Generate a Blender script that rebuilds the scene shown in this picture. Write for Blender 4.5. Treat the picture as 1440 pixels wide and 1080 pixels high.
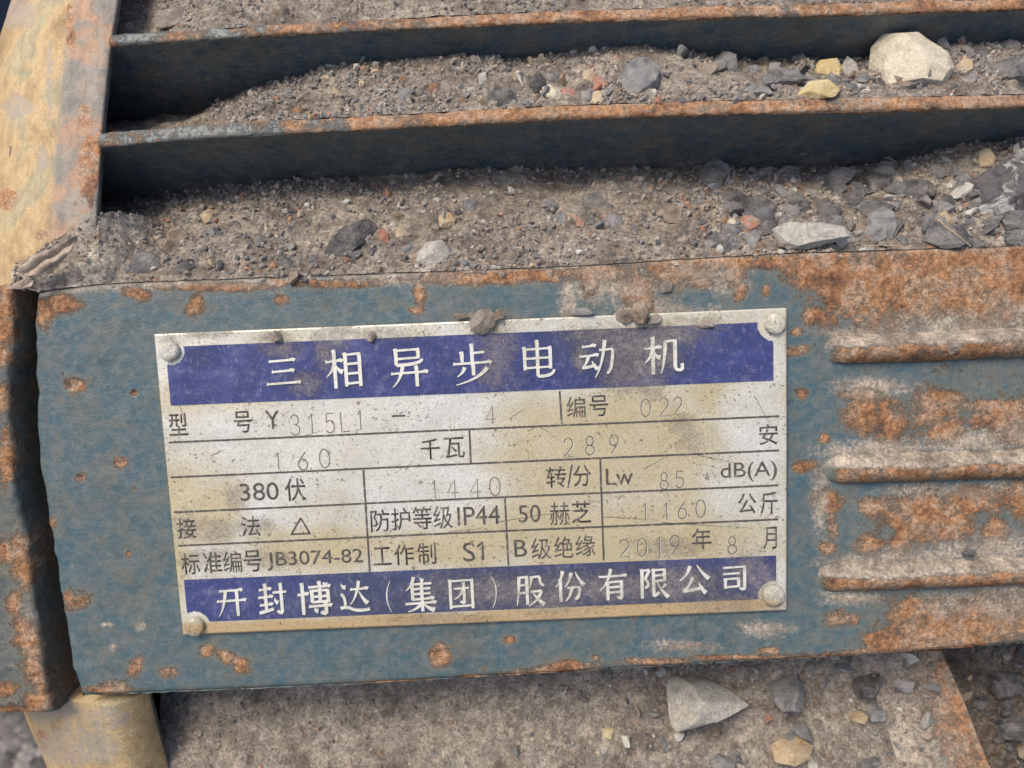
import bpy, bmesh, math, random
import numpy as np
from mathutils import Matrix, Vector, Euler
from math import radians, sin, cos, pi
random.seed(7); rng = np.random.default_rng(7)
sc = bpy.context.scene
for o in list(bpy.data.objects): bpy.data.objects.remove(o)
col = sc.collection

# ------------------------------------------------------------------ place
# Everything is measured in units of 0.2 mm on the "pad frame": x right along
# the motor axis, y up the face that carries the nameplate, z out of that face.
# The real motor is tilted: that face looks 45 degrees up, so the pad frame is
# turned about x by TILT to give world coordinates in metres.
S = 0.0002
TILT = radians(45)
RX = np.array([[1,0,0],[0,cos(TILT),-sin(TILT)],[0,sin(TILT),cos(TILT)]])
UP = np.array([0, sin(TILT), cos(TILT)])          # true up, in the pad frame
def W(p): return (np.asarray(p, float) @ RX.T) * S

# ------------------------------------------------------------------ camera
FOC = 1100.0
ca, cb, cc = -0.11888961, 0.00113877, -0.03939671
CAM = np.array([57.805667, 262.44386, 1102.21063])
def _r(a,b,c):
    Rx=np.array([[1,0,0],[0,cos(a),-sin(a)],[0,sin(a),cos(a)]])
    Ry=np.array([[cos(b),0,sin(b)],[0,1,0],[-sin(b),0,cos(b)]])
    Rz=np.array([[cos(c),-sin(c),0],[sin(c),cos(c),0],[0,0,1]])
    return Rx@Ry@Rz
CR = _r(ca,cb,cc)
cd = bpy.data.cameras.new("camera"); cam = bpy.data.objects.new("camera", cd); col.objects.link(cam)
m = np.eye(4); m[:3,:3] = RX@CR; m[:3,3] = W(CAM)
cam.matrix_world = Matrix(m.tolist())
cd.sensor_width = 36; cd.lens = 36*FOC/1440
cd.clip_start = 0.005; cd.clip_end = 200
cd.dof.use_dof = True; cd.dof.focus_distance = 1125*S; cd.dof.aperture_fstop = 15.0
sc.camera = cam

# ------------------------------------------------------------------ light
SUN_EL, SUN_AZ = radians(68), radians(262)      # azimuth clockwise from +y; the viewer stands at -y
wd = bpy.data.worlds.new("World"); sc.world = wd; wd.use_nodes = True
nt = wd.node_tree; bg = nt.nodes["Background"]
sky = nt.nodes.new("ShaderNodeTexSky"); sky.sky_type = 'NISHITA'; sky.sun_disc = False
sky.sun_elevation = SUN_EL; sky.sun_rotation = SUN_AZ
sky.dust_density = 4.0; sky.air_density = 1.0; sky.ozone_density = 1.0
nt.links.new(sky.outputs[0], bg.inputs[0]); bg.inputs[1].default_value = 0.13
ld = bpy.data.lights.new("sun", 'SUN'); ld.energy = 1.9; ld.angle = radians(24); ld.color = (1.0, 0.90, 0.76)
lo = bpy.data.objects.new("sun", ld); col.objects.link(lo)
sd = Vector((sin(SUN_AZ+0)*cos(SUN_EL), cos(SUN_AZ)*cos(SUN_EL), sin(SUN_EL)))
lo.rotation_euler = sd.to_track_quat('Z','Y').to_euler(); lo.location = sd*3
sc.view_settings.view_transform = 'Standard'; sc.view_settings.look = 'None'
sc.view_settings.exposure = 0.55; sc.view_settings.gamma = 1
sc.render.engine = 'CYCLES'

# ------------------------------------------------------------------ maths
def at(px, py, z):
    """pad-frame point at height z seen at photograph pixel (px, py)"""
    px, py, z = np.broadcast_arrays(np.asarray(px,float), np.asarray(py,float), np.asarray(z,float))
    d = np.stack([(px-720)/FOC, -(py-540)/FOC, -np.ones_like(px)], -1) @ CR.T
    t = (z - CAM[2]) / d[...,2]
    return CAM + d*t[...,None]
def proj(P):
    q = (np.asarray(P,float)-CAM) @ CR
    return np.stack([720+FOC*q[...,0]/-q[...,2], 540-FOC*q[...,1]/-q[...,2]], -1)
def curve(pts):
    a = np.array(pts, float)
    return lambda x: np.interp(x, a[:,0], a[:,1])
def _h(ix,iy,iz,s):
    n = (ix.astype(np.int64)*374761393 + iy.astype(np.int64)*668265263 + iz.astype(np.int64)*2147483647 + s*974634777) & 0xffffffff
    n = ((n ^ (n>>13))*1274126177) & 0xffffffff
    n = ((n ^ (n>>16))*2246822519) & 0xffffffff
    return ((n ^ (n>>15)) & 0xffff)/65535.0
def vnoise(P, scale, seed=0):
    """value noise in -1..1, features of about `scale` units"""
    p = np.asarray(P,float)/scale; i = np.floor(p); f = p-i; f = f*f*(3-2*f)
    ix,iy,iz = i[...,0],i[...,1],i[...,2]; fx,fy,fz = f[...,0],f[...,1],f[...,2]
    def c(a,b,d): return _h(ix+a,iy+b,iz+d,seed)
    x00=c(0,0,0)*(1-fx)+c(1,0,0)*fx; x10=c(0,1,0)*(1-fx)+c(1,1,0)*fx
    x01=c(0,0,1)*(1-fx)+c(1,0,1)*fx; x11=c(0,1,1)*(1-fx)+c(1,1,1)*fx
    return ((x00*(1-fy)+x10*fy)*(1-fz)+(x01*(1-fy)+x11*fy)*fz)*2-1
def fbm(P, scale, octv=4, seed=0, gain=.5):
    r = 0; a = 1; t = 0
    for k in range(octv):
        r = r + a*vnoise(P, scale/2**k, seed+k*17); t += a; a *= gain
    return r/t
def worley(P, scale, seed):
    """nearest cell: distance (units), a 0..1 hash of the cell and a second one"""
    p = np.asarray(P,float)/scale; i = np.floor(p); best = np.full(p.shape[:-1], 9.0); h1 = np.zeros_like(best); h2 = np.zeros_like(best)
    for a in (-1,0,1):
        for b in (-1,0,1):
            for c in (-1,0,1):
                cx,cy,cz = i[...,0]+a,i[...,1]+b,i[...,2]+c
                q = np.stack([cx+_h(cx,cy,cz,seed),cy+_h(cx,cy,cz,seed+1),cz+_h(cx,cy,cz,seed+2)],-1)
                d = np.sqrt(((q-p)**2).sum(-1)); k = d<best
                best = np.where(k,d,best); h1 = np.where(k,_h(cx,cy,cz,seed+3),h1); h2 = np.where(k,_h(cx,cy,cz,seed+4),h2)
    return best*scale, h1, h2
PEB_PAL = np.array([(.17,.165,.16),(.27,.235,.20),(.33,.29,.24),(.13,.13,.13),(.22,.21,.20),(.42,.37,.30),(.25,.17,.12),(.38,.21,.12),(.30,.28,.25),(.50,.47,.41)])
def pebbled(P, seed, scales=((7,.42),(13,.42),(25,.40)), keep=.5, mask=None):
    """stones half sunk in the dirt: relief, cover 0..1 and colour"""
    H = np.zeros(P.shape[:-1]); C = np.zeros(P.shape[:-1]); K = np.zeros(P.shape)
    for n,(sc_,rr) in enumerate(scales):
        d,a,b = worley(P*np.array([1,1,1.15]), sc_, seed+31*n)
        kp = keep if mask is None else keep*mask
        r = sc_*rr*(.35+.65*b); on = (a < kp)
        h = np.sqrt(np.clip(1-(d/r)**2,0,1))*r*.85*on
        big = h > H; cov = np.clip((1-(d/r)**2)*3,0,1)*on
        ci = (a/np.maximum(kp,1e-6)*len(PEB_PAL)*.999).astype(int)%len(PEB_PAL)
        K = np.where(big[...,None], PEB_PAL[ci]*(.8+.4*b)[...,None], K); C = np.where(big, cov, C); H = np.where(big, h, H)
    return H, C, K
def blobs(X, Y, L):
    """soft union of ellipses (x, y, rx, ry[, angle]) in photograph pixels: 1 inside, 0 outside"""
    m = np.full(X.shape, -9.0)
    for b in L:
        x,y,rx,ry = b[:4]; a = radians(b[4]) if len(b)>4 else 0
        dx = (X-x)*cos(a)+(Y-y)*sin(a); dy = -(X-x)*sin(a)+(Y-y)*cos(a)
        m = np.maximum(m, 1-np.sqrt((dx/rx)**2+(dy/ry)**2))
    return m
def sm(x, a, b):
    t = np.clip((x-a)/(b-a),0,1); return t*t*(3-2*t)

# ------------------------------------------------------------------ meshes
def new_mesh(name, V, F, attrs=None, smooth=True):
    V = np.asarray(V, np.float32); F = np.asarray(F, np.int32)
    me = bpy.data.meshes.new(name); k = F.shape[1]
    me.vertices.add(len(V)); me.vertices.foreach_set('co', V.ravel())
    me.loops.add(F.size); me.loops.foreach_set('vertex_index', F.ravel())
    me.polygons.add(len(F)); me.polygons.foreach_set('loop_start', np.arange(0,F.size,k,dtype=np.int32))
    me.polygons.foreach_set('loop_total', np.full(len(F),k,np.int32))
    me.update(calc_edges=True)
    me.polygons.foreach_set('use_smooth', np.full(len(F), smooth))
    for n,v in (attrs or {}).items():
        v = np.asarray(v, np.float32)
        if v.ndim == 1:
            a = me.attributes.new(n,'FLOAT','POINT'); a.data.foreach_set('value', v)
        else:
            a = me.attributes.new(n,'FLOAT_COLOR','POINT')
            a.data.foreach_set('color', np.concatenate([v, np.ones((len(v),1),np.float32)],1).ravel())
    return me
ROOT = None
def link(name, me, mat, parent=None, label=None, cat=None, group=None, kind=None, loc=None):
    o = bpy.data.objects.new(name, me); col.objects.link(o)
    if mat is not None and len(me.materials) == 0: me.materials.append(mat)
    if parent is not None:
        o.parent = parent
    if loc is not None: o.location = loc
    for k,v in (('label',label),('category',cat),('group',group),('kind',kind)):
        if v: o[k] = v
    return o
def grid_faces(n, m, closed=False):
    i = np.arange(n-1)[:,None]*m + np.arange(m-1)[None,:]
    return np.stack([i, i+m, i+m+1, i+1], -1).reshape(-1,4)
def part_grid(name, P, mat, parent, attrs=None, flip=False, **kw):
    """P (n,m,3) in the pad frame; vertices are stored relative to the parent thing's origin (ROOT_LOC)"""
    n,m_ = P.shape[:2]; F = grid_faces(n,m_)
    if flip: F = F[:,::-1]
    V = W(P.reshape(-1,3)) - (ROOT_LOC if parent is not None else 0)
    me = new_mesh(name, V, F, {k:v.reshape(-1,*v.shape[2:]) for k,v in (attrs or {}).items()})
    return link(name, me, mat, parent, **kw)

# ------------------------------------------------------------------ node helpers
def nmat(name):
    m = bpy.data.materials.new(name); m.use_nodes = True; t = m.node_tree
    return m, t, t.nodes["Principled BSDF"]
def N(t, typ, **kw):
    n = t.nodes.new(typ)
    for k,v in kw.items(): setattr(n,k,v)
    return n
def L(t,a,b): t.links.new(a,b)
def coords(t, local=False):
    """object coordinates in units of 2 cm (100 units), turned back into the pad frame"""
    tc = N(t,'ShaderNodeTexCoord'); mp = N(t,'ShaderNodeMapping'); mp.vector_type='POINT'
    mp.inputs['Scale'].default_value = (50,50,50)
    if not local: mp.inputs['Rotation'].default_value = (-TILT,0,0)
    L(t, tc.outputs['Object'], mp.inputs['Vector']); return mp.outputs[0]
def noise(t, vec, scale, detail=6, rough=.6, dist=0):
    n = N(t,'ShaderNodeTexNoise'); n.inputs['Scale'].default_value=scale; n.inputs['Detail'].default_value=detail
    n.inputs['Roughness'].default_value=rough; n.inputs['Distortion'].default_value=dist; L(t,vec,n.inputs['Vector']); return n.outputs['Fac']
def stretch(t, vec, s):
    mp = N(t,'ShaderNodeMapping'); mp.inputs['Scale'].default_value=s; L(t,vec,mp.inputs['Vector']); return mp.outputs[0]
def ramp(t, fac, stops, interp='LINEAR'):
    r = N(t,'ShaderNodeValToRGB'); cr = r.color_ramp; cr.interpolation = interp
    while len(cr.elements) < len(stops): cr.elements.new(.5)
    for e,(p,c) in zip(cr.elements, stops):
        e.position = p; e.color = (*c,1) if hasattr(c,'__len__') else (c,c,c,1)
    L(t, fac, r.inputs[0]); return r.outputs[0]
def mix(t, fac, a, b, mode='MIX'):
    n = N(t,'ShaderNodeMix', data_type='RGBA', blend_type=mode)
    for i,s,v in ((0,n.inputs[0],fac),(1,n.inputs[6],a),(2,n.inputs[7],b)):
        if isinstance(v,(int,float)): s.default_value = v if i == 0 else (v,v,v,1)
        elif isinstance(v,tuple): s.default_value = (*v,1)
        else: L(t,v,s)
    return n.outputs[2]
def mth(t, op, a, b=None, clamp=False):
    n = N(t,'ShaderNodeMath', operation=op, use_clamp=clamp)
    for s,v in zip(n.inputs,(a,b)):
        if v is None: continue
        if isinstance(v,(int,float)): s.default_value=v
        else: L(t,v,s)
    return n.outputs[0]
def attr(t, n): a = N(t,'ShaderNodeAttribute', attribute_name=n); return a
def bump(t, bsdf, hts, dist=0.0003, strength=1.0):
    prev = None
    for h,d in hts:
        b = N(t,'ShaderNodeBump'); b.inputs['Distance'].default_value = d; b.inputs['Strength'].default_value=strength
        L(t,h,b.inputs['Height'])
        if prev is not None: L(t,prev,b.inputs['Normal'])
        prev = b.outputs[0]
    L(t, prev, bsdf.inputs['Normal'])

def rust_colour(t, v):
    a = noise(t, v, 2.2, 6, .65); b = noise(t, v, 14, 5, .7)
    c1 = ramp(t, a, [(.3,(.11,.056,.032)),(.40,(.27,.130,.060)),(.48,(.39,.205,.095)),(.56,(.37,.265,.185)),(.64,(.31,.160,.078)),(.74,(.44,.26,.115))])
    c2 = ramp(t, b, [(.30,(.34,.30,.27)),(.5,(.95,.92,.90)),(.66,(1.4,1.38,1.36))])
    c3 = ramp(t, noise(t, v, 45, 3, .7), [(.3,(.55,.50,.45)),(.5,(1,1,1)),(.7,(1.3,1.3,1.3))])
    return mix(t, 1, mix(t, 1, c1, c2, 'MULTIPLY'), c3, 'MULTIPLY')
def dirt_colour(t, v):
    a = noise(t, v, 1.3, 6, .6); b = noise(t, v, 22, 5, .75); c = noise(t, v, 6, 5, .6)
    c1 = ramp(t, a, [(.28,(.16,.135,.115)),(.42,(.28,.24,.20)),(.52,(.38,.335,.28)),(.62,(.44,.39,.325)),(.74,(.38,.355,.32))])
    c2 = ramp(t, b, [(.32,.40),(.5,1.0),(.66,1.5)]); c3 = ramp(t, c, [(.3,.55),(.6,1.25)])
    return mix(t, 1, mix(t, 1, c1, c2, 'MULTIPLY'), c3, 'MULTIPLY')

def make_painted(name, c_dark, c_mid, c_teal, c_pale, rough=.55):
    m,t,b = nmat(name); v = coords(t)
    # paint
    a = noise(t, v, 1.1, 7, .6, .4); f = noise(t, v, 9, 6, .65); g = noise(t, v, 60, 3, .6)
    st = noise(t, stretch(t, v, (1.2,9,9)), 3, 5, .6)
    p = ramp(t, a, [(.32,c_dark),(.44,c_mid),(.55,c_teal),(.70,c_mid)])
    p = mix(t, mth(t,'MULTIPLY', ramp(t, f, [(.48,0),(.72,1)]), .55), p, c_pale)
    p = mix(t, mth(t,'MULTIPLY', ramp(t, st, [(.5,0),(.7,1)]), .25), p, c_pale)
    p = mix(t, 1, p, ramp(t, g, [(.3,.72),(.5,1.0),(.7,1.22)]), 'MULTIPLY')
    # thin brown weeping from dirt and rust
    ws = noise(t, v, 2.6, 6, .7, .8)
    p = mix(t, mth(t,'MULTIPLY', ramp(t, ws, [(.45,0),(.66,1)]), .58), p, (.155,.135,.098))
    p = mix(t, mth(t,'MULTIPLY', ramp(t, noise(t, v, 4.3, 8, .78, .5), [(.5,0),(.72,1)]), .38), p, (.235,.23,.205))
    # rust
    n1 = noise(t, v, 5, 8, .7, .3); n2 = noise(t, v, 26, 4, .7)
    n3 = noise(t, v, 70, 3, .7)
    s = mth(t,'ADD', attr(t,'rust').outputs['Fac'], mth(t,'MULTIPLY', mth(t,'SUBTRACT', n1, .5), 1.7))
    s = mth(t,'ADD', s, mth(t,'MULTIPLY', mth(t,'SUBTRACT', n2, .5), 1.0))
    s = mth(t,'ADD', s, mth(t,'MULTIPLY', mth(t,'SUBTRACT', n3, .5), .6))
    rf = ramp(t, s, [(.36,0),(.50,.55),(.68,1)])
    halo = ramp(t, s, [(.0,0),(.5,1)])
    p = mix(t, mth(t,'MULTIPLY', halo, .5), p, (.24,.20,.14))
    rc = rust_colour(t, v)
    cx = mix(t, rf, p, rc)
    # dust
    d = mth(t,'ADD', attr(t,'dust').outputs['Fac'], mth(t,'MULTIPLY', mth(t,'SUBTRACT', noise(t, v, 11, 8, .8), .5), 1.5))
    df = ramp(t, d, [(.34,0),(.74,.9)])
    cx = mix(t, df, cx, mix(t, 1, dirt_colour(t, v), (.86,.80,.74), 'MULTIPLY'))
    L(t, cx, b.inputs['Base Color'])
    ro = mth(t,'ADD', mth(t,'MULTIPLY', mth(t,'MAXIMUM', rf, df), .35), rough, True)
    L(t, ro, b.inputs['Roughness'])
    h1 = mth(t,'MULTIPLY', mth(t,'MAXIMUM', rf, mth(t,'MULTIPLY',df,.7)), mth(t,'ADD', n2, .4))
    h2 = mth(t,'MULTIPLY', mth(t,'ADD', mth(t,'MULTIPLY',rf,.9), .35), noise(t, v, 30, 5, .7))
    bump(t, b, [(h1,.00005),(h2,.00042),(f,.00014)])
    return m
M = {}
M['pad'] = make_painted('weathered_teal_paint', (.036,.070,.086),(.058,.100,.108),(.044,.094,.120),(.155,.178,.17), .31)
M['fin'] = make_painted('weathered_dark_blue_paint', (.024,.052,.080),(.050,.080,.090),(.030,.076,.118),(.16,.175,.16), .45)
M['block'] = make_painted('weathered_dull_green_paint', (.036,.052,.052),(.062,.078,.072),(.045,.070,.078),(.15,.15,.125), .55)

# yellow-brown end shield
m,t,b = nmat('ochre_stained_iron'); v = coords(t)
a = noise(t, v, 1.0, 7, .6, .5); f = noise(t, stretch(t,v,(2,.6,.6)), 5, 6, .65)
c = ramp(t, a, [(.3,(.19,.135,.065)),(.42,(.36,.245,.115)),(.53,(.47,.335,.17)),(.62,(.33,.285,.17)),(.74,(.52,.40,.23))])
bandf = attr(t,'band').outputs['Fac']
gb = ramp(t, noise(t, v, 1.7, 7, .65, .4), [(.35,(.17,.165,.145)),(.48,(.25,.22,.18)),(.58,(.38,.23,.14)),(.70,(.36,.29,.21))])
c = mix(t, bandf, c, gb)
c = mix(t, 1, c, ramp(t, f, [(.3,.8),(.6,1.15)]), 'MULTIPLY')
c = mix(t, 1, c, ramp(t, noise(t, v, 40, 4, .7), [(.3,.7),(.5,1),(.7,1.2)]), 'MULTIPLY')
sp = noise(t, v, 7, 8, .7)
s = mth(t,'ADD', attr(t,'rust').outputs['Fac'], mth(t,'MULTIPLY', mth(t,'SUBTRACT', sp, .5), 1.5))
c = mix(t, ramp(t, s, [(.42,0),(.55,1)]), c, rust_colour(t, v))
d = mth(t,'ADD', attr(t,'dust').outputs['Fac'], mth(t,'MULTIPLY', mth(t,'SUBTRACT', noise(t, v, 9, 7, .75), .5), 1.5))
c = mix(t, ramp(t, d, [(.42,0),(.66,.85)]), c, (.34,.29,.24))
L(t, c, b.inputs['Base Color']); b.inputs['Roughness'].default_value=.62
bump(t, b, [(sp,.0005),(noise(t,v,30,5,.7),.00025)]); M['ochre']=m

# dirt
def make_dirt(name, tint=(1,1,1)):
    m,t,b = nmat(name); v = coords(t)
    c = dirt_colour(t, v)
    vo = N(t,'ShaderNodeTexVoronoi'); vo.inputs['Scale'].default_value=13; vo.inputs['Randomness'].default_value=1; L(t,v,vo.inputs['Vector'])
    cell = ramp(t, vo.outputs['Color'], [(.0,(.13,.13,.135)),(.3,(.22,.19,.165)),(.62,(.30,.25,.20)),(.85,(.34,.31,.27)),(.93,(.40,.20,.11)),(.97,(.50,.46,.40))], 'CONSTANT')
    c = mix(t, mth(t,'MULTIPLY', ramp(t, noise(t,v,5,5,.6), [(.5,0),(.62,1)]), .55), c, cell)
    pm = mth(t,'MULTIPLY', attr(t,'peb').outputs['Fac'], ramp(t, noise(t,v,13,6,.75), [(.30,.25),(.52,1)]))
    c = mix(t, pm, c, mix(t, 1, attr(t,'pcol').outputs['Color'], ramp(t, noise(t,v,26,6,.75), [(.3,.6),(.7,1.35)]), 'MULTIPLY'))
    c = mix(t, 1, c, tint, 'MULTIPLY')
    L(t, c, b.inputs['Base Color']); b.inputs['Roughness'].default_value=.95
    b.inputs['Specular IOR Level'].default_value=.15
    bump(t, b, [(noise(t,v,9,8,.8),.0014),(noise(t,v,40,4,.7),.0006),(noise(t,v,20,6,.8),.0005)])
    return m
M['dirt'] = make_dirt('dry_grey_brown_dirt', (1.26,1.23,1.20)); M['dirt_pale'] = make_dirt('pale_grey_dust', (1.9,1.85,1.78)); M['dirt_dark'] = make_dirt('dark_grey_brown_dirt', (.62,.58,.54))  # last one: darker tint of the same dirt, for the lower right hollow
# grit (colour per vertex = the colour of each grain)
m,t,b = nmat('mixed_grit'); v=coords(t)
c = mix(t, 1, attr(t,'grain').outputs['Color'], ramp(t, noise(t,v,30,5,.7), [(.3,.65),(.7,1.35)]), 'MULTIPLY')
L(t,c,b.inputs['Base Color']); b.inputs['Roughness'].default_value=.9; bump(t,b,[(noise(t,v,35,5,.7),.0003)]); M['grit']=m
# stones
def make_stone(name, c0, c1, c2, dust=.4, bands=0, lichen=False, rough=.8):
    m,t,b = nmat(name); v = coords(t, True)
    oi = N(t,'ShaderNodeObjectInfo'); off = N(t,'ShaderNodeVectorMath', operation='ADD')
    L(t,v,off.inputs[0]); cv = N(t,'ShaderNodeCombineXYZ'); r = mth(t,'MULTIPLY', oi.outputs['Random'], 40)
    for i in range(3): L(t,r,cv.inputs[i])
    L(t,cv.outputs[0],off.inputs[1]); v = off.outputs[0]
    a = noise(t, v, 5, 8, .65, .5)
    c = ramp(t, a, [(.32,c0),(.5,c1),(.68,c2)])
    c = mix(t, 1, c, ramp(t, noise(t,v,28,5,.75), [(.3,.66),(.5,1),(.7,1.3)]), 'MULTIPLY')
    hs = [(a,.0009),(noise(t,v,26,6,.75),.0005)]
    if bands:
        st = noise(t, stretch(t, v, (1.5,1.5,14)), 5, 5, .6, .3)
        c = mix(t, 1, c, ramp(t, st, [(.35,.7),(.6,1.2)]), 'MULTIPLY'); hs.append((st,.0008*bands))
    d = noise(t, v, 5, 9, .8)
    c = mix(t, mth(t,'MULTIPLY', ramp(t, d, [(.42,0),(.60,1)]), dust*1.2), c, (.36,.315,.27))
    if lichen:
        l = noise(t, v, 3.2, 9, .62, 1.2)
        lf = ramp(t, l, [(.485,0),(.56,1)])
        c = mix(t, mth(t,'MULTIPLY', mth(t,'MULTIPLY', lf, ramp(t, noise(t,v,18,6,.8), [(.36,.15),(.52,1)])), .8), c, (.48,.47,.45)); hs.append((lf,.0003))
    L(t, c, b.inputs['Base Color']); b.inputs['Roughness'].default_value=rough; bump(t, b, hs)
    return m
M['slate'] = make_stone('grey_slate', (.075,.076,.078),(.13,.132,.134),(.20,.20,.196), .42, 1.2)
M['dslate'] = make_stone('dark_slate', (.034,.034,.037),(.065,.065,.069),(.115,.115,.118), .34, 1.3)
M['bslate'] = make_stone('blue_grey_stone', (.085,.092,.097),(.15,.158,.163),(.235,.24,.24), .42)
M['pale'] = make_stone('pale_grey_stone', (.27,.265,.24),(.40,.385,.34),(.52,.49,.43), .35, .3)
M['cream'] = make_stone('cream_limestone', (.42,.37,.27),(.60,.54,.41),(.70,.64,.50), .22)
M['yellow'] = make_stone('yellow_limestone', (.42,.32,.14),(.60,.47,.22),(.62,.54,.36), .3)
M['tan'] = make_stone('tan_stone', (.30,.21,.12),(.46,.34,.20),(.56,.44,.28), .3)
M['brown'] = make_stone('brown_stone', (.10,.07,.05),(.20,.145,.10),(.30,.22,.15), .45)
M['brick'] = make_stone('orange_brick_chip', (.24,.09,.055),(.36,.15,.09),(.44,.23,.15), .5)
M['lichen'] = make_stone('dark_slate_with_white_crust', (.040,.037,.042),(.075,.070,.076),(.12,.112,.118), .12, 0, True)
M['clod'] = make_stone('dried_mud', (.13,.105,.085),(.22,.18,.145),(.31,.26,.21), .5)

# ================================================================== MOTOR
ROOT_LOC = W((0,-2700,-3300))
motor = bpy.data.objects.new('electric_motor', None); col.objects.link(motor); motor.location = ROOT_LOC
motor.empty_display_size = .05
motor['label'] = 'rusty blue-painted electric motor housing with cooling fins and a metal nameplate, close up'
motor['category'] = 'electric motor'
# vertices are stored relative to ROOT_LOC, so the shader's object coordinates carry a constant offset: harmless
def Lc(P): return W(P) - ROOT_LOC

# ---- the nameplate pad ------------------------------------------------------
top = curve([(40,411),(60,409),(130,400),(200,396),(480,386),(700,378),(840,372),(960,364),(1100,356),(1440,345),(1700,335)])
bot = curve([(40,982),(118,979),(300,972),(480,964),(720,950),(960,936),(1200,922),(1440,905),(1700,887)])
leftx = curve([(405,55),(450,51),(480,50),(560,53),(650,56),(690,63),(740,72),(790,80),(830,84),(860,91),(910,100),(940,104),(980,116)])
RUST = [(88,427,32,17),(62,440,12,24),(105,541,20,13),(188,552,6,5),(170,650,11,9),(113,672,9,8),(190,410,22,10),(275,428,13,22,20),(395,420,12,11),
 (390,398,22,7),(480,398,60,6),(300,403,70,6),(590,410,12,30),(585,436,14,7),(650,391,90,8),(745,386,70,9),(830,398,17,34),(850,385,50,14),(893,405,32,36),(905,428,18,14),
 (950,378,45,22),(985,392,30,20),(1035,385,20,28),(1043,412,12,22,20),(1000,369,90,9),(1078,410,8,14),(1080,370,40,10),
 (1160,375,60,28),(1190,400,50,42,30),(1230,400,60,50),(1290,380,80,60),(1290,420,50,32),(1370,390,80,50),(1360,425,35,28),(1430,380,60,70),(1425,430,30,22),(1560,400,120,60),
 (1148,444,16,14,30),(1122,492,28,9,-10),(1127,553,9,8),(1160,616,8,8),(1132,656,18,10),(1120,466,8,6),
 (1215,580,30,28),(1245,590,42,36,20),(1310,575,40,34),(1330,605,32,22),(1330,560,40,14),(1400,590,40,24),(1390,570,50,10),(1450,600,60,50),(1560,580,80,40),(1215,555,30,10),
 (1165,705,22,18),(1170,740,10,20),(1225,710,26,18),(1280,725,60,38),(1227,765,22,18),(1265,762,14,20),(1330,735,36,32),(1370,705,40,24),(1400,745,20,18),(1440,700,40,30),(1600,730,90,30),(1165,770,12,12),
 (1182,870,24,14),(1320,880,90,34,-4),(1290,860,50,24),(1380,875,80,44,-6),(1250,900,50,18),(1200,920,80,9,-5),(1330,905,120,14,-4),(1500,870,120,50),
 (160,968,24,15),(190,936,12,18,30),(236,946,14,9),(325,926,30,11,30),(340,938,14,12),(290,916,14,10),(617,922,15,17),(770,944,78,9,-6),(670,953,30,6),(800,935,25,9),(930,930,60,7),(1050,925,100,6),
 (97,838,8,20),(110,845,22,16),(180,778,5,6),(150,970,40,7),(560,962,60,5),(715,900,9,5),(840,925,10,6),(200,415,14,14),(75,735,5,8),(1080,915,20,6)]
RUST = [((b[0],b[1],b[2]*.8,b[3]*.8)+tuple(b[4:]) if (b[2]<36 and b[0]<1110) else ((b[0],b[1],b[2]*1.12,b[3]*1.1)+tuple(b[4:]) if b[1]<470 else (b[0],b[1],b[2]*.92,b[3]*.86)+tuple(b[4:]))) for b in RUST]
nx, ny = 640, 250
tv = np.linspace(0,1,ny)[None,:]; uu = np.linspace(0,1,nx)[:,None]
PY0 = top(0)*0
# parametrise: start from left edge curve, x runs right
yy0 = 409 + tv*571
XL = leftx(yy0)
PX = XL + (uu**1.0)*(1640-XL)
Yt, Yb = top(PX), bot(PX)
PYg = Yt + (Yb-Yt)*tv
PYg = PYg + 0*PX
Pp = at(PX, PYg, 0)
EU = np.zeros(PX.shape)
rm = blobs(PX, PYg, RUST)
nn = fbm(Pp, 60, 4, 3)
rust = np.clip(.45 + .62*np.clip(rm,-1.2,.6) + .22*nn, 0, .80)
# sprinkled tiny pits
spk = vnoise(Pp, 17, 91)*.5+.5; rust = np.maximum(rust, sm(spk,.93,1.0)*.55)
# general rust haze at right end
rust = np.maximum(rust, .20*sm(PX,1130,1230)*sm(fbm(Pp,90,3,55),-.35,.4))
dustL = [(680,455,30,22),(800,425,12,40),(905,440,50,22),(975,445,40,16),(860,400,60,30),(990,385,60,24),(560,392,100,9),(180,395,60,10),(120,403,60,9),(250,398,150,7),
 (1230,470,90,12),(1350,452,130,16),(1440,440,60,22),(1440,470,60,20),(1180,470,30,10),(1250,630,80,14,-3),(1380,618,100,18,-5),(1180,634,30,12),(1440,610,60,22),
 (1200,790,60,12),(1300,782,100,16),(1400,775,90,26),(1420,800,60,30),(152,878,9,3),(160,908,5,7),(197,880,8,6),(1350,850,60,16),(1200,840,40,12),(1230,545,60,12),(1080,885,40,12),(960,908,40,8),(1330,690,90,12),(1420,850,60,30),(1155,700,14,50)]
dust = np.clip(.44+.42*np.clip(blobs(PX,PYg,dustL),-1,.8)+.22*fbm(Pp,40,4,8),.10+.14*sm(PX,1130,1230)+.08*fbm(Pp,120,3,9),.8)
dust = np.maximum(dust, .62*sm(Yt+9-PYg, 0, 8))
# relief
z = 1.3*fbm(Pp, 130, 4, 21) + .35*fbm(Pp, 14, 3, 5)
z += sm(rust,.45,.75)*(.8+1.7*fbm(Pp, 9, 3, 31))
pits = blobs(PX,PYg,[(105,541,16,9),(170,650,7,6),(113,672,6,5),(188,552,4,4),(617,922,8,9),(190,936,6,9)])
z -= 4.0*sm(pits,-.1,.5)
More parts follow.
